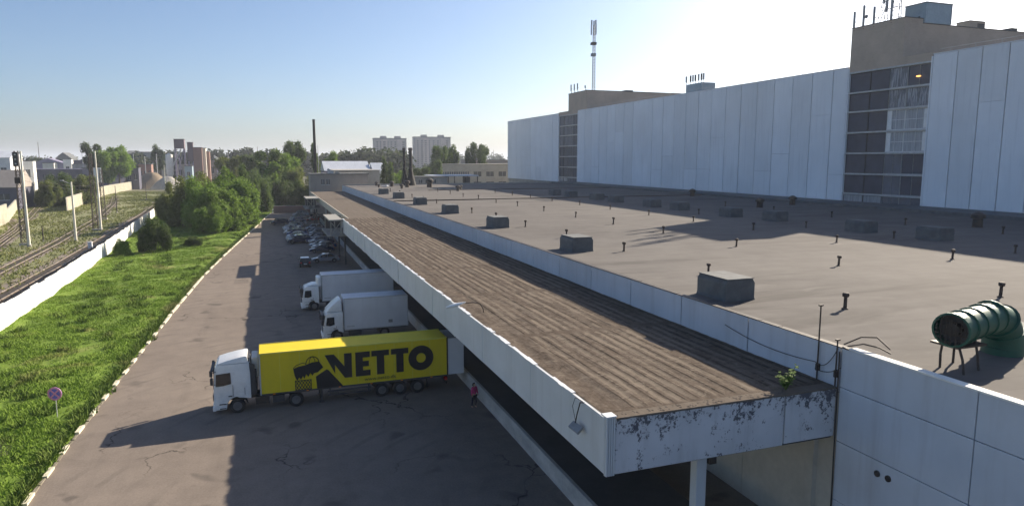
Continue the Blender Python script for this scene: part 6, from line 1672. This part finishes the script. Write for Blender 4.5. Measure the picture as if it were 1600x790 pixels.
small_lorry(170,284,'small dark lorry with a white hooped load left in the yard lorry row',M['chassis'],M['truck_box'],7)
small_lorry(189,284,'white lorry with a pale box in the yard lorry row',M['white_paint'],M['truck_box'])
small_lorry(201,283,'blue lorry at the right of the yard lorry row',M['car_blue'],M['car_blue'],7.5)
hd_ = atY(157,262,345)
sb = empty('billboard', (hd_.x-1.5, 345, 0), 'white notice board on a post behind the catenary masts', 'board')
MB().box(-1.6,1.6,-.1,.1,hd_.z-6.5,hd_.z).build('board', M['white_paint'], sb); MB().tube((0,.2,0),(0,.2,hd_.z-3),.2).build('post', M['galv'], sb)

# catenary masts, poles, signal
def pole(px, yb, ytp, lb, arm=False, dark=False, r0=.17):
    b = atZ(px, yb, 0); t_ = atY(px - (yb-ytp)*.10, ytp, b.y)
    r = empty('concrete_pole', (b.x, b.y, 0), lb, 'pole', 'poles along the railway')
    MB().lathe([(r0*1.3,0),(r0*.75,t_.z)], n=10).build('shaft', M['fence_cream'] if not dark else M['dark_metal'], r, smooth=True)
    MB().lathe([(r0*1.8,0),(r0*1.8,.35),(r0*1.3,.4)], n=10).build('foot', M['concrete'], r)
    if arm: MB().path([(0,0,t_.z-.5),(-1.5,-.3,t_.z+.3)], .07).box(-1.9,-1.3,-.45,-.15,t_.z+.22,t_.z+.4).build('lamp_arm', M['galv'], r)
    return b, t_
pole(46,385,236,'pale concrete pole, tallest at the far left beside the signal', r0=.22)
pole(119,377,284,'shorter pale pole with a lamp arm between the two mast groups', arm=True, r0=.2)
pole(158,360,236,'tall pale pole next to the middle lattice masts', r0=.22)
pole(183,332,290,'thin dark short pole before the cream fence', dark=True, r0=.12)
pole(229,312,286,'thin dark short pole near the end of the cream fence', dark=True, r0=.12)
pole(259,300,258,'slim pale pole beside the feathery bush end', r0=.16)
pole(68,378,352,'short rusty post between the tracks', dark=True, r0=.1)
def lat(px, yb, ytp, lb):
    b = atZ(px, yb, 0); t_ = atY(px-(yb-ytp)*.08, ytp, b.y); r = empty('lattice_mast', (b.x, b.y, 0), lb, 'mast', 'lattice masts along the railway'); H_ = t_.z
    lattice(r, [(-.55,-.4,0),(.55,-.4,0),(.55,.4,0),(-.55,.4,0)], [(-.3,-.25,H_),(.3,-.25,H_),(.3,.25,H_),(-.3,.25,H_)], 12, .07, M['dark_metal'])
    MB().box(-.8,.8,-.6,.6,-.1,.4).build('foot', M['concrete'], r); return r, b, H_
r1_, b1_, H1_ = lat(39,383,236,'dark lattice mast carrying the signal at the far left')
MB().box(-.5,.5,-.8,-.35,H1_-3.0,H1_-.2).build('signal_head', M['groove'], r1_, bevel=.1)
for k in range(3): MB().lathe([(.16,-.86),(.16,-.78)], (0,0,H1_-.7-.9*k), 12, 0, 'y').build('signal_lens', M['galv'], r1_)
MB().box(-.5,.5,-.7,-.3,H1_-6.4,H1_-5.2).build('signal_plate', M['dark_metal'], r1_)
lat(150,360,240,'left dark lattice mast in the middle of the railway land'); lat(163,343,264,'right dark lattice mast, partly behind the tall pale pole')
p = atY(59,222,700); mast(p.x,700,0,p.z,'hair-thin mast on the left skyline',.35)
p = atY(402,229,900); mast(p.x,900,0,p.z,'hair-thin mast on the skyline above the far trees',.4)
p = atY(771,234,900); mast(p.x,900,0,p.z,'hair-thin mast left of the tall white building',.4)
mb = MB()
a = Vector((b1_.x,b1_.y,H1_-4)); c_ = atZ(150,360,0); b_ = Vector((c_.x,c_.y,11))
mb.path(sag(a, b_, 1.2), .025); mb.path(sag(a+Vector((0,0,-1.5)), b_+Vector((0,0,-1.2)), .6), .02)
tag(mb.build('overhead_wire', M['dark_metal']), 'thin overhead wires running between the lattice masts', 'wire')
bxr = atZ(143,392,0)
tag(MB().box(-.35,.35,-.3,.3,0,1.3).box(-.4,.4,-.35,.35,1.3,1.38).build('relay_box', M['truck_box'], loc=(bxr.x-1,bxr.y+4,0), bevel=.02, seg=1), 'small pale relay box beside the rusty track behind the white wall', 'box')

# ------------------------------------------------------------------ air
HZ = True
if HZ:
    m = bpy.data.materials.new('thin_haze'); m.use_nodes = True; t = m.node_tree
    for n_ in list(t.nodes):
        if n_.type != 'OUTPUT_MATERIAL': t.nodes.remove(n_)
    vp_ = t.nodes.new('ShaderNodeVolumePrincipled'); vp_.inputs['Color'].default_value = (.80,.87,1,1); vp_.inputs['Density'].default_value = .00018; vp_.inputs['Anisotropy'].default_value = .2
    t.links.new(vp_.outputs[0], t.nodes['Material Output'].inputs['Volume'])
    o = MB().box(-9500,9500,-1500,12500,-2,90).build('haze', m); o['kind'] = 'stuff'
    o.visible_shadow = True
